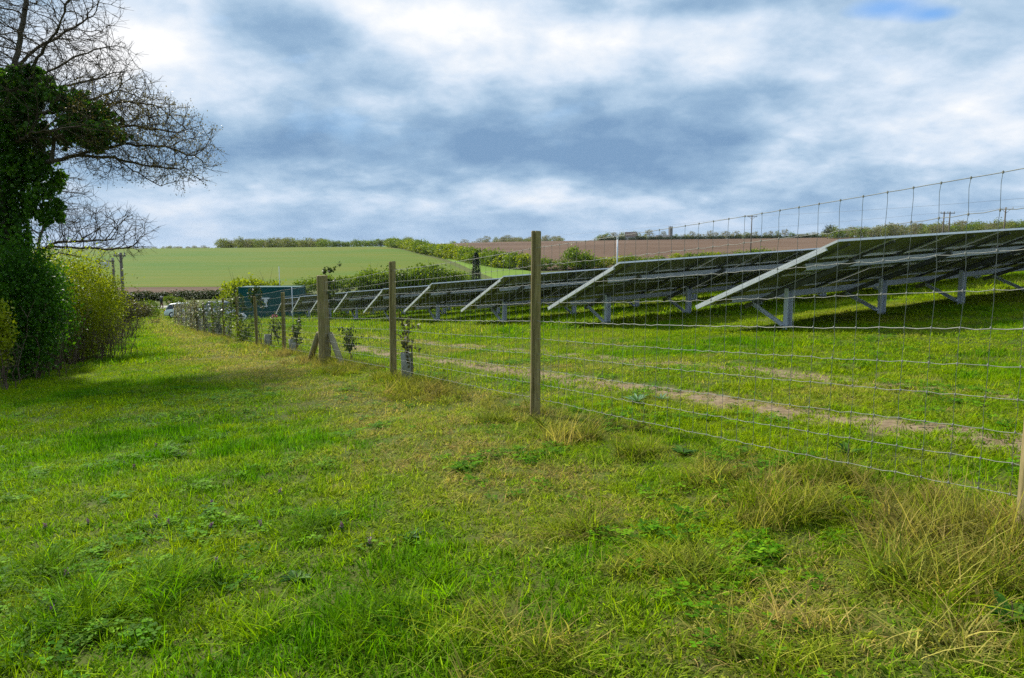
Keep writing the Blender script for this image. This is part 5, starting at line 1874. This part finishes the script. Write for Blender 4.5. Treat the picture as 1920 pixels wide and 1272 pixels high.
# small round-leaved weeds in patches
def clover(name, seed):
    rgw = np.random.default_rng(seed)
    b = MB(); lv = []
    for i in range(16):
        a = rgw.random() * 6.283; r_ = 0.10 * math.sqrt(rgw.random())
        c = np.array([r_ * math.cos(a), r_ * math.sin(a), rgw.uniform(0.012, 0.045)])
        L_ = rgw.uniform(0.014, 0.034); a0 = rgw.random() * 6.283; v = rgw.random()
        for k in range(3):
            q_ = a0 + 2.09 * k
            d = np.array([math.cos(q_), math.sin(q_), rgw.uniform(-0.1, 0.35)]); s_ = np.array([-d[1], d[0], 0])
            b.add([c, c + d * L_ * 0.55 + s_ * L_ * 0.42, c + d * L_, c + d * L_ * 0.55 - s_ * L_ * 0.42], [(0, 1, 2, 3)]); lv += [v] * 4
    me = b.mesh(name, gm)
    at_ = me.attributes.new('lv', 'FLOAT', 'POINT'); at_.data.foreach_set('value', np.array(lv, np.float32))
    return bpy.data.objects.new(name, me)


clov = variants('round_leaf_weeds', [clover('clover_%02d' % i, 300 + i) for i in range(5)])
X, Y = sample(1.5, 13, 70)
u, f, dry, rut, nz, nb = zones(X, Y)
pn = fbm(X, Y, 1.2, 51)
k = rg.random(len(X)) < np.clip((pn - 0.56) * 6, 0.02, 0.7)
X, Y = X[k], Y[k]
c_ = lerp((0.06, 0.20, 0.003), (0.15, 0.31, 0.006), rg.random(len(X)))
scatter('clover', 'patches of small round leaved weeds in the turf', 'weeds', *finish(X, Y, np.full(len(X), 1.2), 5, c_, 0.9, 0.1), clov)

# flat dead litter in the dry strip
X, Y = sample(1.5, 17, 60)
u, f, dry, rut, nz, nb = zones(X, Y)
k = rg.random(len(X)) < np.clip(dry * 1.1 - 0.25, 0, 0.9)
X, Y = X[k], Y[k]
c_ = np.asarray(STRAW)[None] * rg.uniform(0.55, 1.15, len(X))[:, None] * np.array([1, 0.96, 0.9])[None]
scatter('dry_grass', 'flat dead straw lying in the trodden strip', 'grass', *finish(X, Y, np.ones(len(X)), 5, c_, 1.0, 0.05), flatc)

# tussocks along the fence foot, tallest towards the camera at the right
n = 2300
f = rg.uniform(-8, 62, n); u = rg.normal(size=n) * 0.22 - 0.05
dn = fbm(f, u * 0, 0.8, 31)
k = (rg.random(n) < np.clip(dn * 2.6 - 0.80, 0.08, 1) * np.where(f < 14, 1, 0.6)); f, u = f[k], u[k]
X, Y = xy(u, f)
gr = fbm(X, Y, 0.9, 33)
st = np.clip(0.45 + (gr - 0.5) * 1.4 + rg.normal(size=len(X)) * 0.25, 0.0, 0.95)
c_ = lerp((0.19, 0.24, 0.005), (0.33, 0.255, 0.09), st) * rg.uniform(0.6, 1.15, len(X))[:, None]
h = 0.12 + 0.85 * np.clip(fbm(X, Y, 1.6, 35) * 1.6 - 0.3, 0, 1)
scatter('tall_grass', 'tall straw coloured tussocks along the foot of the fence', 'grass', *finish(X, Y, h, 6, c_, 0.95, 0.38), tallc)
# bigger single tussocks and lush clumps in the meadow
spots = [(1480, 960, 26, 0.26, 0.85), (1560, 905, 12, 0.18, 0.75), (1320, 900, 10, 0.18, 0.6), (1790, 1010, 26, 0.26, 0.85), (1880, 1090, 20, 0.24, 0.8), (1700, 1060, 12, 0.22, 0.65), (1240, 1060, 14, 0.22, 0.55), (1100, 990, 10, 0.2, 0.45),
         (1060, 820, 12, 0.25, 0.8), (1160, 850, 10, 0.22, 0.7), (940, 790, 8, 0.2, 0.55), (210, 1150, 26, 0.30, 0.55), (60, 1080, 20, 0.30, 0.5), (560, 1000, 8, 0.2, 0.4), (700, 1170, 16, 0.3, 0.5), (960, 1220, 14, 0.28, 0.5), (360, 1090, 10, 0.2, 0.42), (1850, 1190, 14, 0.28, 0.55), (1440, 1220, 10, 0.25, 0.45), (40, 690, 16, 0.8, 0.7), (110, 672, 16, 0.8, 0.6), (170, 655, 16, 0.8, 0.6), (215, 632, 14, 0.8, 0.6)]
X, Y, H_, C_ = [], [], [], []
for px, py, n_, sp, hh in spots:
    p = hit(px, py)
    a = rg.normal(size=(n_, 2)) * sp * 0.62
    X += list(p[0] + a[:, 0]); Y += list(p[1] + a[:, 1]); H_ += list(hh * rg.uniform(0.75, 1.2, n_))
    g_ = px < 900
    cc = lerp(LUSH, YEL, np.clip(rg.normal(size=n_) * 0.25 + (0.25 if g_ else 0.75), 0, 1))
    s_ = np.zeros(n_) if g_ else np.clip(rg.normal(size=n_) * 0.3 + (0.42 if px > 1250 else 0.3), 0, 0.95)
    C_ += list((cc * (1 - s_[:, None]) + np.asarray(STRAW)[None] * s_[:, None]) * rg.uniform(0.6, 1.15, n_)[:, None] * (1.0 if g_ else 0.95))
X, Y = np.array(X), np.array(Y)
scatter('tall_grass', 'long grass clumps standing out of the short foreground turf', 'grass', *finish(X, Y, np.array(H_), 6, np.array(C_), 0.85, 0.2), tallc)


# ------------------------------------------------------------------ small weeds
def rosette(name, mat, n, L, W, seed, rise=0.5):
    """ring of broad leaves with a fold"""
    rgw = np.random.default_rng(seed)
    b = MB(); lv = []
    for i in range(n):
        a = 6.283 * i / n + rgw.normal() * 0.3
        l, w = L * rgw.uniform(0.6, 1.1), W * rgw.uniform(0.7, 1.1)
        r_ = rise * rgw.uniform(0.4, 1.2)
        d = np.array([math.cos(a), math.sin(a)]); s_ = np.array([-d[1], d[0]])
        pts = []
        for q_, ww in ((0.05, 0.25), (0.35, 1.0), (0.7, 0.85), (1.0, 0.1)):
            z_ = 0.01 + l * (r_ * q_ - 0.45 * r_ * q_ * q_)
            for sd_ in (-1, 0, 1):
                xy_ = d * l * q_ + s_ * sd_ * w * ww * 0.5
                pts.append((xy_[0], xy_[1], z_ + (0.12 * w if sd_ else 0)))
        fs = [(3 * j + k, 3 * j + k + 1, 3 * j + k + 4, 3 * j + k + 3) for j in range(3) for k in range(2)]
        b.add(pts, fs)
        lv += [rgw.random()] * len(pts)
    me = b.mesh(name, mat)
    at_ = me.attributes.new('lv', 'FLOAT', 'POINT'); at_.data.foreach_set('value', np.array(lv, np.float32))
    return me


def weed_plant(px, py, label, mat, n, L, W, rise, seed, name='weed', group='broad leaved weeds in the turf', up=0.0):
    p = hit(px, py)
    o = empty(name, (p[0], p[1], g1(p[0], p[1]) + up)); tag(o, label, 'weed', group)
    m_ = rosette('leaves', M[mat], n, L, W, seed, rise); link('leaves', m_, o)
    b = MB(); b.tube([(0, 0, -0.03), (0.005, 0, L * rise * 0.5), (0.0, 0.004, L * rise * 0.9)], [0.004, 0.003, 0.002], 5); b.build('stem', M['stem'], o)


weed_plant(335, 862, 'dark leafy weed in the turf left of centre', 'weed', 18, 0.075, 0.028, 1.3, 1)
weed_plant(310, 858, 'smaller dark weed left of the leafy one', 'weed', 14, 0.06, 0.024, 1.3, 2)
weed_plant(1195, 757, 'blue green thistle beyond the fence near the wheel track', 'thistle', 16, 0.17, 0.035, 1.0, 3, 'thistle')
weed_plant(1240, 752, 'second small thistle right of the blue green one', 'thistle', 9, 0.10, 0.03, 1.0, 4, 'thistle')
weed_plant(768, 693, 'dark weed just beyond the second fence post', 'weed', 14, 0.13, 0.045, 0.9, 5)
weed_plant(770, 1012, 'low dark rosette in the middle foreground', 'weed', 12, 0.09, 0.035, 0.5, 6)
weed_plant(1280, 855, 'low weed at the fence foot right of mid picture', 'weed', 12, 0.12, 0.05, 0.6, 7)
weed_plant(555, 1090, 'low rosette in the left foreground turf', 'weed', 14, 0.10, 0.04, 0.5, 8)
weed_plant(1590, 855, 'dark weed clump beyond the fence at right', 'weed', 16, 0.11, 0.04, 0.9, 9)
weed_plant(1895, 1170, 'broad leaved weed at the right picture edge', 'weed', 14, 0.12, 0.05, 0.8, 10)


def nettle_mesh(seed):
    rgw = np.random.default_rng(seed)
    b = MB(); lv = []
    h = 0.13
    b.cur = 0
    b.tube([(0, 0, -0.02), (0.004, 0.002, h * 0.5), (0.0, 0.0, h)], [0.003, 0.0028, 0.002], 5)
    lv += [0.3] * (len(b.v))
    for tier in range(5):
        z_ = h * (0.45 + 0.12 * tier); L_ = 0.034 - 0.004 * tier
        for i in range(4):
            a = 1.57 * i + 0.78 * (tier % 2)
            d = np.array([math.cos(a), math.sin(a)]); s_ = np.array([-d[1], d[0]])
            b.cur = 1 if tier > 1 else 0
            pts = [(0, 0, z_), (*(d * L_ * 0.5 + s_ * L_ * 0.36), z_ - 0.002), (*(d * L_), z_ - 0.014), (*(d * L_ * 0.5 - s_ * L_ * 0.36), z_ - 0.002)]
            b.add(pts, [(0, 1, 2, 3)]); lv += [rgw.random() * (0.55 if tier < 4 else 0.8)] * 4
    b.cur = 1
    for i in range(9):
        a = rgw.random() * 6.283; z_ = h * rgw.uniform(0.75, 1.02)
        d = np.array([math.cos(a), math.sin(a)]); s_ = np.array([-d[1], d[0]])
        pts = [(*(d * 0.006), z_), (*(d * 0.016 + s_ * 0.005), z_ + 0.012), (*(d * 0.022), z_ + 0.018), (*(d * 0.016 - s_ * 0.005), z_ + 0.010)]
        b.add(pts, [(0, 1, 2, 3)]); lv += [rgw.uniform(0.7, 1.0)] * 4
    me = b.mesh('dead_nettle', [M['weed'], M['purple']])
    at_ = me.attributes.new('lv', 'FLOAT', 'POINT'); at_.data.foreach_set('value', np.array(lv, np.float32))
    return me


nm_ = [nettle_mesh(i) for i in range(3)]
where = ['beside the dark tuft', 'lowest at the left', 'above the lush grass at left', 'in the left middle turf', 'left of the row of flowers', 'middle of the row of flowers', 'right end of the row of flowers', 'just above the row of flowers',
         'highest at the left', 'right of centre left', 'below the row of flowers', 'near the dry strip', 'in the central foreground', 'between lush and dry grass', 'at the upper left turf']
for i, (px, py) in enumerate([(100, 1160), (128, 1090), (85, 998), (166, 990), (292, 983), (396, 998), (490, 996), (398, 954), (251, 884), (316, 992), (407, 1066), (525, 932), (692, 1032), (640, 1000), (292, 842)]):
    p = hit(px, py)
    o = link('dead_nettle', nm_[i % 3], None, (p[0], p[1], g1(p[0], p[1])))
    s_ = rp.uniform(0.5, 0.7); o.scale = (s_, s_, s_ * 0.75); o.rotation_euler = (rp.uniform(-.1, .1), rp.uniform(-.1, .1), rp.uniform(0, 6))
    tag(o, 'purple dead nettle flower ' + where[i], 'flower', 'purple flowers in the turf')

# ------------------------------------------------------------------ the air
hm, ht = mat_base('haze_air')
pv = ht.n('ShaderNodeVolumePrincipled')
pv.inputs['Color'].default_value = (0.80, 0.88, 1.0, 1)
pv.inputs['Density'].default_value = 0.00004
pv.inputs['Anisotropy'].default_value = 0.2
ho = ht.n('ShaderNodeOutputMaterial'); ht.l(pv.outputs[0], ho.inputs['Volume'])
b = MB(); b.box((-6100, -80, -25), (6100, 6100, 36))
tag(b.build('haze', hm), 'thin pale haze lying over the fields', 'haze', kind='stuff')
